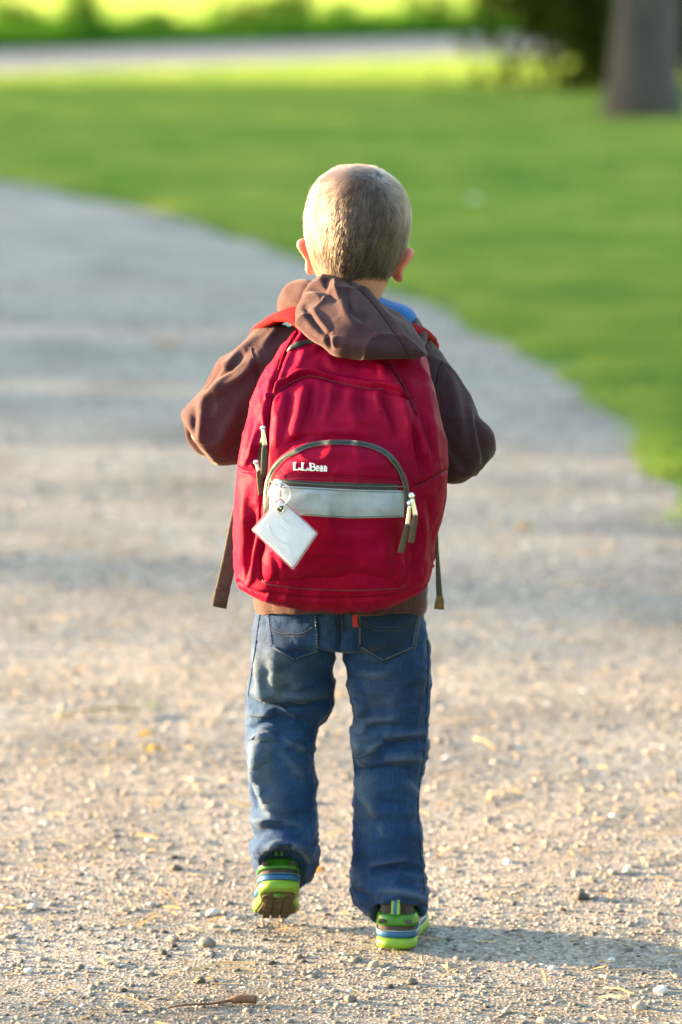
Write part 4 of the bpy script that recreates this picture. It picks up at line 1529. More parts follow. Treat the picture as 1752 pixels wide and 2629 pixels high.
# hood lying on the back
HO = [(713, 652), (729, 635), (763, 630), (789, 634), (823, 650), (855, 674), (879, 695), (915, 716), (947, 743), (968, 774), (986, 813), (978, 820), (944, 825), (902, 829), (850, 828), (805, 821),
      (768, 815), (739, 798), (716, 787), (695, 769), (680, 743), (678, 716), (689, 690), (699, 667)]
V, F = pillow(HO, (818, 742), lambda x, y: 5.447 - .0006 * max(0, y - 645) + .00012 * abs(x - 820) * .3, .040, .030, 90, 360, 2.0, .5)
V = np.asarray(V)
V = V + vnormals(V, F) * ((vn(V, 24, 21) - .5) * .005 + rn(V, 17, 22, 4) * .0045)[:, None]
HFo = [([(700, 668), (731, 664), (758, 676), (776, 694)], 8, -7), ([(766, 640), (770, 662), (778, 690)], 7, 6), ([(748, 640), (752, 664)], 6, -4), ([(704, 690), (714, 678), (738, 682)], 11, 4),
       ([(698, 700), (714, 726), (740, 757), (754, 772)], 8, -8), ([(716, 712), (734, 738), (758, 764)], 8, 6), ([(754, 762), (757, 782), (762, 806)], 6, -5), ([(768, 772), (770, 800)], 7, 4),
       ([(803, 650), (802, 690), (815, 722), (850, 740)], 10, -5), ([(786, 680), (796, 720), (830, 752)], 12, 3.5), ([(720, 765), (790, 790), (880, 800), (930, 812)], 14, 4), ([(690, 740), (705, 764), (742, 782)], 9, -3.5),
       ([(795, 641), (831, 669), (863, 703), (889, 737), (915, 774), (936, 806), (943, 824)], 4.5, -3, 'c'), ([(804, 638), (838, 663), (872, 697), (900, 733), (928, 772), (948, 804)], 6, 2.2, 'c'),
       ([(870, 690), (890, 710), (930, 736)], 8, -2.5), ([(895, 715), (925, 745), (950, 780)], 8, 1.5), ([(838, 706), (862, 746), (880, 790)], 12, 2.5)]
V = fold(V, F, HFo)
hood = mk('hood', V, F, M_BROWN, swt)
HS = Surf(V, F)
P, N = HS.line([(797, 641), (833, 669), (865, 703), (891, 737), (917, 774), (938, 806), (945, 822)], 70, .0004)
V, F = tube(P, .0013, 7); mk('hood_seam', V, F, M_BROWN, hood)
# the hood's collar running round the neck on both sides
for pts, r in (([(730, 672, 5.445), (698, 674, 5.462), (676, 690, 5.49), (672, 706, 5.525), (700, 728, 5.56), (770, 752, 5.578)], [.012, .020, .022, .021, .018, .013]),
               ([(968, 800, 5.415), (966, 776, 5.445), (960, 756, 5.475), (948, 744, 5.51), (930, 748, 5.55), (870, 754, 5.575)], [.007, .010, .011, .011, .012, .012])):
    P = spline(np.array([at(*p) for p in pts]), 40)
    V, F = tube(P, pch(np.linspace(0, 1, 40), np.linspace(0, 1, 6), r), 28)
    V = np.asarray(V); V = V + vnormals(V, F) * ((vn(V, 40, 31) - .5) * .007)[:, None]
    mk('hood_collar', V, F, M_BROWN, hood)

# ------------------------------------------------------------------ shoes
M_LIME = plain('lime_rubber', (.115, .225, .008), .55, var=.08, scale=80)
M_GREEN = plain('green_strap', (.018, .125, .002), .35, var=.08, scale=60)
M_SBLUE = plain('blue_rubber', (.003, .06, .16), .4, var=.15, scale=80)
M_SGREY = cloth('shoe_mesh', (.040, .032, .033), .15, 90, .85, .06, 900, .4)
M_OUT = plain('outsole_rubber', (.05, .038, .014), .8, var=.4, scale=70, bstr=.5)
M_WHITE = plain('shoe_trim', (.16, .22, .26), .5)
SO = np.array([(0, 0), (.021, .004), (.030, .022), (.0275, .07), (.033, .112), (.036, .138), (.031, .165), (.015, .184), (0, .187),
               (-.013, .184), (-.028, .165), (-.034, .138), (-.031, .112), (-.0265, .07), (-.030, .022), (-.021, .004)])
SOU = spline(SO, 120, True)


def shoe(M, label):
    Rm, Tm = np.array(M.to_3x3()), np.array(M.translation)
    X = lambda P: np.asarray(P) @ Rm.T + Tm
    c = np.array([0, .09])

    def ring(z, k, inset=0.0, yk=1.0):
        o = c + (SOU - c) * k
        o = o.copy(); o[:, 1] = inset + o[:, 1] * yk
        lift = .010 * np.clip((o[:, 1] - .13) / .055, 0, 1) ** 2
        return np.concatenate([o, (z + lift)[:, None]], 1)

    def upper(z):
        k = pch([z], [.012, .03, .045, .06, .092], [.93, .93, .86, .80, .72])[0]
        yk = pch([z], [.012, .03, .045, .06, .092], [.98, .95, .80, .64, .52])[0]
        return ring(z, k, .0035, yk)
    V, F = loft(X(np.array([upper(z) for z in np.linspace(.012, .092, 26)])))
    up_ = mk('shoe', V, F, M_SGREY, boy)
    up_['label'] = label
    V, F = loft(X(np.array([ring(.003, .93), ring(.0045, .97), ring(.008, 1.0), ring(.014, .995), ring(.0175, .96), ring(.0185, .90)])))
    sole = mk('midsole', V, F, M_LIME, up_)
    V, F = loft(X(np.array([ring(0, .76), ring(0, .80), ring(.004, .82)])))
    mk('outsole', V, F, M_OUT, up_)
    lugs = []
    for yy in np.arange(.045, .175, .017):
        for xx in (-.014, .0, .014):
            if yy < .03: continue
            lugs.append(box(xx - .0055, xx + .0055, yy, yy + .011, -.0022 + .010 * max(0, (yy - .13) / .055) ** 2, .002 + .010 * max(0, (yy - .13) / .055) ** 2))
    V, F = join(lugs); mk('tread', X(V), F, M_OUT, up_, smooth=False)
    a = np.linspace(0, 2 * math.pi, 24, endpoint=False)
    V, F = loft(X(np.array([np.stack([.0085 * k * np.cos(a), .024 + .0085 * k * np.sin(a), np.full(24, z)], 1) for k, z in ((.96, -.0016), (1, -.001), (1, .001))])))
    mk('heel_disc', V, F, M_GREEN, up_)

    def band(name, z0, z1, off, mat, frac, dip=0.0, th=.003):
        """band wrapped round the heel; frac = share of the outline, dip lowers its ends"""
        n = 60
        iu = np.linspace(-frac / 2, frac / 2, n) * 120
        rows = []
        for u in iu:
            d = (abs(u) / (frac * 60)) ** 2
            zz0, zz1 = z0 - dip * d, z1 + dip * .25 * d
            pts = []
            for z, o in ((zz0, -.001), (zz0 + .0004, off), (zz0 + (zz1 - zz0) * .3, off + .0008), (zz0 + (zz1 - zz0) * .7, off + .0008), (zz1 - .0004, off), (zz1, -.001)):
                R = upper(z) if z > .018 else ring(z, .95)
                k = int(math.floor(u)) % 120; f = u - math.floor(u)
                p = R[k] * (1 - f) + R[(k + 1) % 120] * f
                tg = R[(k + 1) % 120] - R[k - 1]; nn = unit(np.array([tg[1], -tg[0], 0]))
                pts.append(p + nn * o)
            rows.append(pts)
        V, F = loft(X(np.array(rows)))
        return mk(name, V, F, mat, up_)
    band('blue_band', .0185, .0285, .0026, M_SBLUE, .62)
    band('trim_line', .0284, .0297, .0030, M_WHITE, .40)
    band('heel_strap', .0365, .0530, .0034, M_GREEN, .46, .008)
    tabs = []
    for k, (x0, x1, mt) in enumerate(((-.0062, -.0026, M_LIME), (-.0022, .0022, M_SBLUE), (.0026, .0062, M_LIME))):
        V, F = box(x0, x1, -.0035, .014, .056, .084 if k != 1 else .083)
        V = np.asarray(V); V[:, 1] += .004 + (V[:, 2] - .056) * .32
        mk('pull_tab', X(V), F, mt, up_, smooth=False)
    for s in (-1, 1):
        V, F = box(s * .020 - .004, s * .020 + .004, .002, .012, .041, .046)
        mk('strap_slot', X(V), F, M_SGREY, up_, smooth=False)
    return up_


M_SOCK = cloth('grey_sock', (.26, .28, .30), .1, 80, .9, .05)
for Mx in (MR, ML):
    V, F = flesh([np.array(Mx @ Vector(p)) for p in ((0, .044, .060), (0, .046, .080), (0, .050, .100))], [.0225, .022, .0215], 12)
    mk('sock', V, F, M_SOCK, boy)
shoe(MR, 'right shoe planted flat on the gravel')
shoe(ML, 'left shoe lifted, heel up and sole showing')
# ------------------------------------------------------------------ the backpack
def m_pack():
    m, nt, b = nodes('red_nylon')
    v = coord(nt)
    t = nz(nt, 14, 5, .6, v)
    c0 = ramp(nt, t.outputs['Fac'], [(.3, (.155, .0003, .012)), (.7, (.215, .0005, .025))])
    t3 = nz(nt, 480, 3, .7, v)
    mw = nt.nodes.new('ShaderNodeMix'); mw.data_type = 'RGBA'; mw.blend_type = 'MULTIPLY'
    mw.inputs['Factor'].default_value = 1.0
    nt.links.new(c0, mw.inputs['A'])
    nt.links.new(ramp(nt, t3.outputs['Fac'], [(.3, (.72, .72, .72)), (.7, (1.22, 1.22, 1.22))]), mw.inputs['B'])
    nt.links.new(mw.outputs['Result'], b.inputs['Base Color'])
    b.inputs['Roughness'].default_value = .6
    b.inputs['Specular IOR Level'].default_value = .06
    b.inputs['Sheen Weight'].default_value = .0
    b.inputs['Sheen Tint'].default_value = (1, .5, .6, 1)
    w = nz(nt, 1600, 2, .5, v)
    n1 = bump(nt, b, w.outputs['Fac'], .25, .0006)
    s = nz(nt, 48, 4, .55, v, .6)
    bump(nt, b, s.outputs['Fac'], .30, .004, n1)
    return m


M_RED = m_pack()
M_ZIP = plain('zip_tape', (.014, .0165, .013), .55, var=.2, scale=400, bstr=.3)
M_ZIPT = plain('zip_teeth', (.05, .056, .046), .4, var=.2, scale=800)
M_OLIVE = cloth('olive_cord', (.055, .046, .030), .2, 200, .8, .05, 700, .6)
M_WEB = cloth('brown_webbing', (.045, .032, .025), .12, 120, .8, .05, 500, .8)
M_METAL = plain('nickel', (.72, .71, .68), .28, 1.0, .06)
M_REFL = plain('reflective_tape', (.22, .26, .30), .42, var=.16, scale=38, bstr=.15)
M_THREAD = plain('white_thread', (.75, .73, .70), .8, scale=900)
M_RTHREAD = plain('red_thread', (.10, .003, .01), .8, scale=900)

rows = [(750, 704, 896, 5.412, 5.440, 0), (757, 690, 906, 5.403, 5.443, 0), (775, 668, 930, 5.388, 5.444, 0), (800, 646, 964, 5.370, 5.445, 0), (830, 625, 984, 5.352, 5.445, 0), (860, 605, 995, 5.335, 5.445, 0),
        (900, 586, 1004, 5.312, 5.445, 0), (950, 570, 1013, 5.292, 5.445, 0), (1020, 552, 1023, 5.272, 5.445, 0), (1080, 542, 1027, 5.262, 5.445, 0), (1160, 540, 1019, 5.256, 5.445, 0),
        (1250, 543, 1003, 5.256, 5.445, 0), (1305, 545, 990, 5.262, 5.445, 9), (1330, 546, 984, 5.274, 5.445, 26), (1343, 552, 979, 5.292, 5.445, 37), (1348, 575, 962, 5.325, 5.444, 42), (1349, 640, 900, 5.37, 5.42, 42)]
A = np.array(rows, float)
t = np.linspace(0, 1, len(A)); tt = np.concatenate([np.linspace(0, .8, 230, endpoint=False), np.linspace(.8, 1, 90)])
I = [pch(tt, t, A[:, k]) for k in range(6)]
nn_ = 320
a = np.linspace(0, 2 * math.pi, nn_, endpoint=False)
e = 2.9
ca = np.sign(np.cos(a)) * np.abs(np.cos(a)) ** (2 / e)
sa = np.sign(np.sin(a)) * np.abs(np.sin(a)) ** (2 / e)
R = []
for py, xl, xr, yf, yb, sg in zip(*I):
    ym = (yf + yb) / 2
    p, q = at(xl, py, ym), at(xr, py, ym)
    cx, hx = (p[0] + q[0]) / 2, (q[0] - p[0]) / 2
    z = p[2] - sg * PX * (1 - np.abs(ca) ** 2.0)
    R.append(np.stack([cx + hx * ca, ym + (yb - yf) / 2 * sa, z + 0 * ca], 1))
V, F = loft(np.array(R))
V = np.asarray(V)
N0 = vnormals(V, F)
if ((V - V.mean(0)) * N0).sum() < 0:
    F = [f[::-1] for f in F]; N0 = -N0
V = V + N0 * ((vn(V * [1, 1, .7], 22, 41) - .5) * .007 + (vn(V * [1, 1, .8], 50, 42) - .5) * .0025 + (vn(V * [1, 1, .3], 85, 43) - .5) * .0016 + rn(V * [1, 1, .55], 20, 45, 3) * .0045 + rn(V * [1, 1, .8], 42, 46, 3) * .0016 + (vn(V * [1, 1, .45], 38, 44) - .5) * .005 * np.clip((at(815, 1010, 5.3)[2] * -1 + V[:, 2]) / .03, .25, 1))[:, None]
yoke = [(621, 914), (652, 884), (708, 858), (760, 868), (806, 879), (850, 887), (882, 888), (930, 912)]
zipr = [(884, 812), (905, 845), (925, 880), (944, 915), (958, 950)]
lseam = [(682, 760), (652, 815), (626, 900), (617, 950), (613, 1000), (610, 1080), (605, 1200), (603, 1330)]
PF = [(yoke, 6, -4.0, 'cs'), (lseam, 5, -4.5, 'c'), ([(694, 770), (664, 822), (638, 900), (630, 950)], 8, 2, 'c'), (zipr, 4, -3, 'c'),
      ([(726, 878), (716, 915), (712, 965)], 8, -3.5), ([(700, 880), (690, 940), (676, 1010)], 13, 4), ([(655, 900), (640, 960), (634, 1030)], 11, 3), ([(670, 900), (660, 960), (650, 1010)], 7, -2.5),
      ([(760, 876), (757, 930), (740, 985)], 9, 3), ([(784, 882), (780, 930)], 6, -2.5), ([(812, 888), (808, 940), (822, 990)], 9, 2.5), ([(836, 890), (842, 950)], 7, -2.5), ([(864, 890), (874, 950)], 8, 2.5),
      ([(868, 838), (900, 880), (924, 923), (940, 985), (944, 1040)], 11, 5), ([(880, 900), (905, 960), (915, 1010)], 10, -4), ([(952, 960), (975, 1020), (990, 1088)], 7, 4), ([(944, 965), (958, 1020), (974, 1090)], 6, -4),
      ([(975, 880), (992, 960), (1006, 1060)], 12, 3), ([(962, 900), (978, 970), (994, 1050)], 7, -3), ([(700, 800), (690, 840), (660, 870)], 12, 3), ([(735, 825), (760, 850), (830, 862)], 12, -3), ([(870, 830), (880, 870)], 9, 3),
      ([(640, 850), (604, 920), (570, 1040)], 10, 4), ([(620, 880), (590, 960), (566, 1060)], 7, -3.5), ([(600, 980), (578, 1030), (560, 1075)], 6, 3),
      ([(568, 1100), (562, 1200), (560, 1300)], 11, 3.5), ([(584, 1160), (578, 1240), (570, 1330)], 7, -4), ([(592, 1230), (584, 1300), (574, 1350)], 7, 3.5), ([(552, 1320), (575, 1345), (610, 1362)], 8, 3),
      ([(598, 1020), (592, 1060), (600, 1100)], 9, -7), ([(960, 1150), (975, 1220), (968, 1300)], 14, 3), ([(948, 1230), (954, 1290), (945, 1345)], 7, -3), ([(985, 1140), (990, 1220), (982, 1290)], 9, -2.5),
      ([(952, 1120), (990, 1102), (1027, 1080)], 3.5, -2, 'c'), ([(544, 1074), (560, 1082), (580, 1084)], 3.5, -2, 'c'),
      ([(548, 1338), (604, 1364), (709, 1376), (822, 1377), (932, 1366), (982, 1346)], 5, -2.5, 'c'), ([(700, 1000), (760, 992), (830, 996), (880, 1008)], 9, 2.5), ([(660, 1020), (700, 1004), (740, 998)], 6, -3)]
V = fold(V, F, PF, 1.8)
pack = mk('backpack', V, F, M_RED, origin=(float(HC[0]), 5.36, float(V[:, 2].min())))
tag(pack, 'bright red school backpack with a grey reflective stripe, worn on the boy\'s back', 'backpack')
PS = Surf(V, F)


def cord(name, pts, surf, r, mat, parent, off=.001, n=80, flat=1.0, m=10):
    P, N = surf.line(pts, n, off)
    V, F = tube(P, r, m, N, flat)
    return mk(name, V, F, mat, parent)


cord('top_zipper', [(662, 806), (676, 796), (697, 789), (720, 786)], PS, .0042, M_ZIP, pack, .001, 40, .5)
cord('side_zipper', zipr, PS, .0013, M_RTHREAD, pack, .0004, 50, .5)
cord('piping', lseam, PS, .0013, M_RED, pack, .0004, 120)
cord('piping', [(604, 1333), (620, 1343), (709, 1353), (800, 1356), (880, 1354), (922, 1350), (934, 1340)], PS, .0011, M_RTHREAD, pack, .0004, 90)
cord('piping', [(952, 1120), (990, 1102), (1027, 1080)], PS, .0008, M_RTHREAD, pack, .0005, 40)
cord('piping', [(625, 918), (652, 890), (708, 864), (760, 874), (806, 885), (850, 893), (882, 894)], PS, .0008, M_RTHREAD, pack, .0003, 90)
# left opening with its dark zip tape
V, F = patch(PS, [(600, 1010), (610, 1005), (612, 1080), (600, 1112), (592, 1080)], .001, .003, 8, 40, 0, True)
mk('side_zipper', V, F, M_ZIP, pack)

# front pocket
PO = [(604, 1180), (607, 1120), (619, 1080), (645, 1048), (680, 1028), (712, 1016), (760, 1010), (810, 1011), (852, 1017), (892, 1034), (917, 1060), (933, 1095), (941, 1140), (938, 1200), (933, 1280), (932, 1335),
      (920, 1346), (880, 1350), (800, 1352), (709, 1349), (620, 1339), (604, 1330), (602, 1280)]
V, F = pillow(PO, (772, 1190), lambda x, y: 5.275 + max(0, y - 1170) * .00017, .058, .02, 110, 420, 5.5, .5)
V = np.asarray(V)
N0 = vnormals(V, F)
if ((V - V.mean(0)) * N0).sum() < 0:
    F = [f[::-1] for f in F]; N0 = -N0
V = V + N0 * ((vn(V, 24, 51) - .5) * .006 + (vn(V * [1, 1, 1.6], 60, 52) - .5) * .0018 + rn(V, 22, 53, 3) * .003)[:, None]
KF = [([(624, 1270), (640, 1320), (632, 1345)], 7, -4), ([(660, 1240), (690, 1290), (680, 1340)], 14, 2.5), ([(900, 1210), (912, 1270), (905, 1340)], 10, -3.5), ([(880, 1230), (890, 1290)], 12, 3),
      ([(720, 1215), (800, 1235), (900, 1225)], 16, 3), ([(700, 1330), (800, 1336), (900, 1328)], 7, -3), ([(620, 1345), (709, 1354), (822, 1356), (928, 1349)], 5, -2), ([(735, 1045), (790, 1038), (850, 1048)], 10, 3),
      ([(660, 1095), (760, 1096), (920, 1104)], 4, -2, 'c'), ([(800, 1245), (830, 1300)], 16, -2), ([(920, 1280), (930, 1330)], 7, 3)]
V = fold(V, F, KF)
pocket = mk('front_pocket', V, F, M_RED, pack)
KS = Surf(V, F)
arch = [(612, 1192), (614, 1125), (625, 1086), (649, 1056), (684, 1036), (714, 1024), (760, 1018), (810, 1019), (850, 1025), (886, 1041), (909, 1066), (926, 1098), (935, 1140), (936, 1188)]
cord('pocket_zipper', arch, KS, .0047, M_ZIP, pocket, .0012, 180, .55, 14)
inn = [(x + (772 - x) * .006, y + (1190 - y) * .006) for x, y in arch]
P, N = KS.line(arch, 180, .0036)
V, F = tube(P, .0009, 6); mk('zipper_teeth', V, F, M_ZIPT, pocket)
P, N = KS.line([(x + (772 - x) * .035, y + (1190 - y) * .035) for x, y in arch], 180, .0022)
V, F = tube(P, .0010, 6); mk('zipper_edge', V, F, M_ZIPT, pocket)
V, F = patch(KS, [(622, 1100), (700, 1105), (800, 1109), (930, 1112), (930, 1127), (800, 1123), (700, 1118), (622, 1114)], .0012, .002, 8, 120)
mk('pocket_zipper', V, F, M_ZIP, pocket)
P, N = KS.line([(624, 1107), (700, 1111.5), (800, 1116), (928, 1119.5)], 90, .0022)
V, F = tube(P, .0010, 6); mk('zipper_teeth', V, F, M_ZIPT, pocket)
V, F = patch(KS, [(621, 1115), (700, 1119), (800, 1124), (929, 1128), (926, 1188), (800, 1190), (700, 1184), (618, 1180)], .0016, .002, 12, 120)
Vst, Fst = V, F
mk('reflective_stripe', V, F, M_REFL, pocket)
SS = Surf(V, F)
P, N = SS.line([(624, 1118.5), (700, 1122.5), (800, 1127.5), (927, 1131.5)], 80, .0003)
V, F = tube(P, .0005, 5); mk('stripe_stitching', V, F, M_ZIPT, pocket)
P, N = SS.line([(700, 1181), (800, 1187), (925, 1185)], 80, .0003)
V, F = tube(P, .0004, 5); mk('stripe_stitching', V, F, M_ZIPT, pocket)
for yy in (0, 7):
    P, N = KS.line([(640, 1092 + yy), (760, 1094 + yy), (920, 1102 + yy)], 160, .0003)
    V, F = join([tube(P[k:k + 2], .0005, 4) for k in range(0, 158, 2)]); mk('stitching', V, F, M_RTHREAD, pocket)
# lettering
LT = {'L': [[(.08, 0), (.08, 1)], [(.0, 1), (.45, 1)], [(.0, 0), (.92, 0)], [(.92, 0), (.92, .34)], [(.22, 0), (.22, 1)]],
      '.': [[(-.05, .02), (.16, .02)], [(-.05, .09), (.16, .09)], [(-.05, .16), (.16, .16)]],
      'B': [[(.12, 0), (.12, 1)], [(.26, 0), (.26, 1)], [(0, 1), (.62, 1), (.86, .86), (.86, .66), (.62, .53), (.2, .53)], [(.62, .53), (.95, .40), (.95, .14), (.66, 0), (0, 0)]],
      'e': [[(.1, .36), (.92, .36), (.86, .58), (.52, .70), (.16, .56), (.06, .34), (.18, .1), (.55, 0), (.92, .12)], [(.2, .36), (.22, .5)]],
      'a': [[(.14, .58), (.45, .70), (.74, .58), (.76, .04), (1.0, 0)], [(.76, .40), (.34, .38), (.08, .2), (.24, .02), (.52, .02), (.76, .18)], [(.64, .1), (.64, .6)]],
      'n': [[(.0, .68), (.2, .68), (.2, 0)], [(0, 0), (.42, 0)], [(.2, .5), (.5, .70), (.78, .56), (.8, 0)], [(.6, 0), (1.0, 0)], [(.3, 0), (.3, .55)]]}
lay = [('L', 0, 14), ('.', 15.6, 9), ('L', 18.5, 14), ('.', 34.2, 9), ('B', 36.5, 13), ('e', 51, 7.6), ('a', 60, 7.6), ('n', 69, 7.6)]
st = []
for ch, x0, w in lay:
    for s in LT[ch]:
        pts = [(675.4 + x0 + u * w, 1079.2 + (x0 + u * w) / 75.3 * 3.4 - v * 15.5) for u, v in s]
        if len(pts) == 2: P, N = KS.line(pts, 6, .0007, 0)
        else: P, N = KS.line(pts, 22, .0007, 0)
        V, F = tube(P, .00085, 6); st.append((V, F))
V, F = join(st); mk('lettering', V, F, M_THREAD, pocket)


# zipper pulls: slider, metal tongue, cord loop
def pull(s, m0, m1, c1, Y, cw=.0042, parent=pack):
    p0, p1, p2, p3 = at(*s, Y), at(*m0, Y - .003), at(*m1, Y - .004), at(*c1, Y - .003)
    nrm = np.array([0, -1.0, .1])
    V, F = tube(np.array([p0, (p0 + p1) / 2, p1]), [.003, .0042, .003], 10, nrm, .7)
    sl = mk('zipper_slider', V, F, M_METAL, parent)
    V, F = tube(spline(np.array([p1, p1 * .5 + p2 * .5, p2]), 10), np.linspace(.0022, .0034, 10), 12, nrm, .35, True, .6)
    mk('zipper_pull', V, F, M_METAL, sl)
    P = spline(np.array([p2 + (p2 - p1) * .0, p2 * .6 + p3 * .4, p3]), 14)
    V, F = tube(P, np.interp(np.linspace(0, 1, 14), [0, .12, .9, 1], [.003, cw, cw, cw * .95]), 12, nrm, .4, True, .6)
    mk('pull_cord', V, F, M_OLIVE, sl)
    V, F = ball(p2 + [0, -.0022, 0], (.0016, .001, .0016), 5, 8)
    mk('pull_hole', V, F, M_ZIP, sl)


pull((944, 1133), (948, 1146), (955, 1186), (945, 1247), 5.208)
pull((942, 1150), (942, 1162), (937, 1207), (921, 1270), 5.214)
pull((604, 980), (605, 986), (609, 1024), (606, 1090), 5.262)
pull((588, 1058), (590, 1066), (595, 1082), (601, 1137), 5.272)
V, F = tube(np.array([at(641, 1103, 5.207), at(643, 1110, 5.205), at(644, 1120, 5.204)]), [.0035, .0045, .003], 10, (0, -1, 0), .7)
mk('zipper_slider', V, F, M_METAL, pocket)
V, F = tube(np.array([at(644, 1112, 5.202), at(644, 1125, 5.200), at(645, 1142, 5.200)]), .0016, 8, (0, -1, 0), .6)
mk('zipper_pull', V, F, M_METAL, pocket)

# shoulder straps
M_REDS = plain('red_strap_cloth', (.19, .003, .006), .9, spec=.1, var=.12, scale=60, bstr=.3)
cc = at(815, 900, 5.52)
for pts in ([(706, 742, 5.425), (684, 722, 5.447), (648, 725, 5.485), (615, 750, 5.525), (604, 778, 5.56), (620, 850, 5.60), (640, 950, 5.615), (615, 1100, 5.59), (575, 1250, 5.50), (560, 1300, 5.455)],
            [(910, 770, 5.425), (945, 756, 5.45), (960, 764, 5.485), (972, 780, 5.53), (976, 804, 5.56), (965, 860, 5.60), (950, 950, 5.615), (972, 1100, 5.59), (990, 1250, 5.50), (985, 1290, 5.455)]):
    P = spline(np.array([at(*p) for p in pts]), 90)
    C0 = np.stack([np.full(90, cc[0]), np.full(90, 5.52), np.minimum(P[:, 2] - .05, at(815, 820, 5.52)[2])], 1)
    C0[:, 2] = np.where(P[:, 2] > at(815, 800, 5.52)[2], P[:, 2] - .12, P[:, 2])
    C0[:, 0] = cc[0] * .2 + P[:, 0] * .8
    V, F = tube(P, pch(np.linspace(0, 1, 90), [0, .1, .5, .62, .7, 1], [.018, .021, .021, .016, .012, .012]), 18, P - C0, .36, True, .7)
    V = np.asarray(V); V = V + vnormals(V, F) * ((vn(V, 60, 61) - .5) * .003)[:, None]
    so = mk('shoulder_strap', V, F, M_REDS, pack)
# webbing ends
def web(pts, hw_, mat, name, nrm=(0, -1, .15), th=.14, n=40):
    P = spline(np.array([at(*p) for p in pts]), n)
    w = np.interp(np.linspace(0, 1, n), np.linspace(0, 1, len(hw_)), hw_)
    V, F = tube(P, w, 12, nrm, th, True, .5)
    V = np.asarray(V)
    return mk(name, V, F, mat, pack)


w1 = web([(566, 1120, 5.50), (549, 1180, 5.485), (529, 1280, 5.47), (511, 1360, 5.462), (504, 1396, 5.46)], [.0100, .0102, .0104, .0106], M_WEB, 'webbing_strap')
V, F = tube(np.array([at(512.5, 1354, 5.4585), at(508, 1372, 5.458), at(504.2, 1394, 5.458)]), .0108, 12, (0, -1, .15), .16, True, .5)
mk('strap_fold', V, F, M_WEB, w1)
w2 = web([(1000, 1150, 5.49), (1003, 1220, 5.48), (1006, 1290, 5.47), (1009, 1350, 5.463), (1011, 1378, 5.46)], [.0030, .0030, .0026, .0040, .0052], M_OLIVE, 'webbing_strap', (.55, -1, .1), .3)
V, F = tube(np.array([at(1011, 1368, 5.459), at(1011, 1380, 5.457), at(1009, 1400, 5.456)]), [.0045, .0066, .0075], 12, (.25, -1, .15), .22, True, .5)
mk('strap_fold', V, F, cloth('tan_webbing', (.14, .09, .035), .15, 120, .8, .05, 500, .8), w2)
# haul loop under the hood
P = spline(np.array([at(770, 770, 5.40), at(780, 752, 5.395), at(810, 748, 5.395), at(832, 752, 5.395), at(842, 770, 5.40)]), 24)
V, F = tube(P, .009, 10, (0, -.6, .8), .2); mk('haul_loop', V, F, M_WEB, pack)

# ------------------------------------------------------------------ name tag on its ring
YT = 5.196
tg0 = at(655, 1226, YT)
tagt = empty('name_tag', tg0, 'white laminated name card hanging by a key ring from the red backpack zipper', 'name tag')
TC = np.array([(643, 1141.5), (732.5, 1225.5), (674.5, 1311), (578, 1218)])


def card(pts, Y, th, rnd, name, mat, tilt=.02):
    c = pts.mean(0)
    o = []
    for k in range(4):
        p, a_, b_ = pts[k], pts[k - 1], pts[(k + 1) % 4]
        pa = p + (a_ - p) / np.linalg.norm(a_ - p) * rnd; pb = p + (b_ - p) / np.linalg.norm(b_ - p) * rnd
        for u in np.linspace(0, 1, 7): o.append((1 - u) ** 2 * pa + 2 * u * (1 - u) * p + u * u * pb)
    o = np.array(o)
    f = lambda x, y: Y - tilt * (y - 1226) / 85 * .35 + .006 * ((x - 655) / 78) ** 2
    ring = lambda k, dy: np.array([at(*(c + k * (q - c)), f(*(c + k * (q - c))) + dy) for q in o])
    V, F = loft(np.array([ring(.25, 0), ring(.6, 0), ring(.97, 0), ring(1, th * .15), ring(1, th * .85), ring(.97, th), ring(.5, th)]))
    return mk(name, V, F, mat, tagt), f


M_CARD = plain('white_card', (.54, .54, .60), .22, var=.02, spec=.5, bstr=.02)
M_LAM, nt, b = nodes('laminate')
t_ = nz(nt, 60, 3, .6, coord(nt))
nt.links.new(ramp(nt, t_.outputs['Fac'], [(.3, (.45, .28, .32)), (.7, (.55, .38, .42))]), b.inputs['Base Color'])
b.inputs['Roughness'].default_value = .12
b.inputs['Transmission Weight'].default_value = .6
b.inputs['IOR'].default_value = 1.4
card(TC, YT, .0014, 6, 'laminate_edge', M_LAM)
ci_ = TC.mean(0)
c_o, fY = card(ci_ + (TC - ci_) * .925, YT - .0006, .0018, 4, 'card', M_CARD)
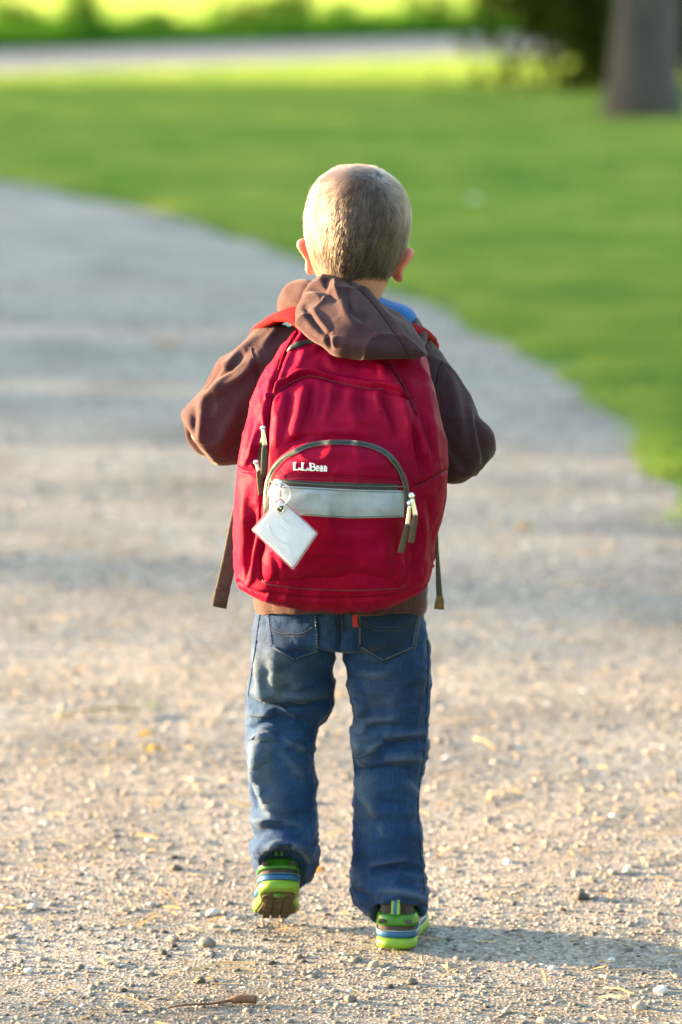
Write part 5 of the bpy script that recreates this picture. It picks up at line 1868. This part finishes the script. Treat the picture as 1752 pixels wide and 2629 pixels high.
# faint border and faint illegible pen strokes on the card
M_INK = plain('faint_ink', (.34, .34, .40), .5)
M_INKP = plain('faint_pink_ink', (.40, .36, .42), .5)
bd = ci_ + (TC - ci_) * .855
P = np.array([at(x, y, fY(x, y) - .0008) for k in range(4) for x, y in [bd[k] + (bd[(k + 1) % 4] - bd[k]) * u for u in np.linspace(0, 1, 12, endpoint=False)]])
V, F = tube(np.concatenate([P, P[:1]]), .00022, 4); mk('card_border', V, F, M_INK, c_o)
ux = (TC[1] - TC[0]) / np.linalg.norm(TC[1] - TC[0]); uy = (TC[3] - TC[0]) / np.linalg.norm(TC[3] - TC[0])
rs = np.random.default_rng(5)
st = []
for r_, (s0, s1) in enumerate(((26, 56), (40, 62), (24, 92), (36, 84))):
    xs = np.linspace(s0, s1, int((s1 - s0) * .9))
    off = np.cumsum(rs.normal(0, 1.6, len(xs))); off = (off - np.linspace(off[0], off[-1], len(xs))).clip(-4, 4)
    L = [TC[0] + ux * a_ + uy * (28 + r_ * 21 + o_) for a_, o_ in zip(xs, off)]
    P = np.array([at(x, y, fY(x, y) - .0008) for x, y in L])
    st.append(tube(P, .0002, 4))
V, F = join(st); mk('pen_marks', V, F, M_INKP, c_o)
# grommet hole, ring, bead chain
gp = at(645, 1168, fY(645, 1168) - .001)
aa = np.linspace(0, 2 * math.pi, 25)
V, F = tube(np.array([gp + [.0052 * math.cos(u), 0, .0060 * math.sin(u)] for u in aa]), .0011, 8)
gr_ = mk('grommet', V, F, M_METAL, tagt)
V, F = ball(gp + [0, .0004, 0], (.0046, .0005, .0054), 6, 16); mk('grommet_hole', V, F, M_OLIVE, gr_)
kp = at(643.5, 1136, 5.197)
V, F = tube(np.array([kp + [.0145 * math.cos(u), .002 * math.sin(u), .0150 * math.sin(u)] for u in np.linspace(0, 2 * math.pi, 49)]), .0011, 8)
mk('key_ring', V, F, M_METAL, tagt)
bc = []
for u in np.linspace(0, 1, 9):
    x, y = 634 + 12 * u - 6 * math.sin(math.pi * u), 1150 + 18 * u
    bc.append(ball(at(x, y, 5.193), .0013, 6, 8))
for u in np.linspace(0, 1, 7):
    bc.append(ball(at(634 + 10 * u, 1150 + 1 * u - 3 * math.sin(math.pi * u), 5.193), .0013, 6, 8))
V, F = join(bc); mk('bead_chain', V, F, M_METAL, tagt)
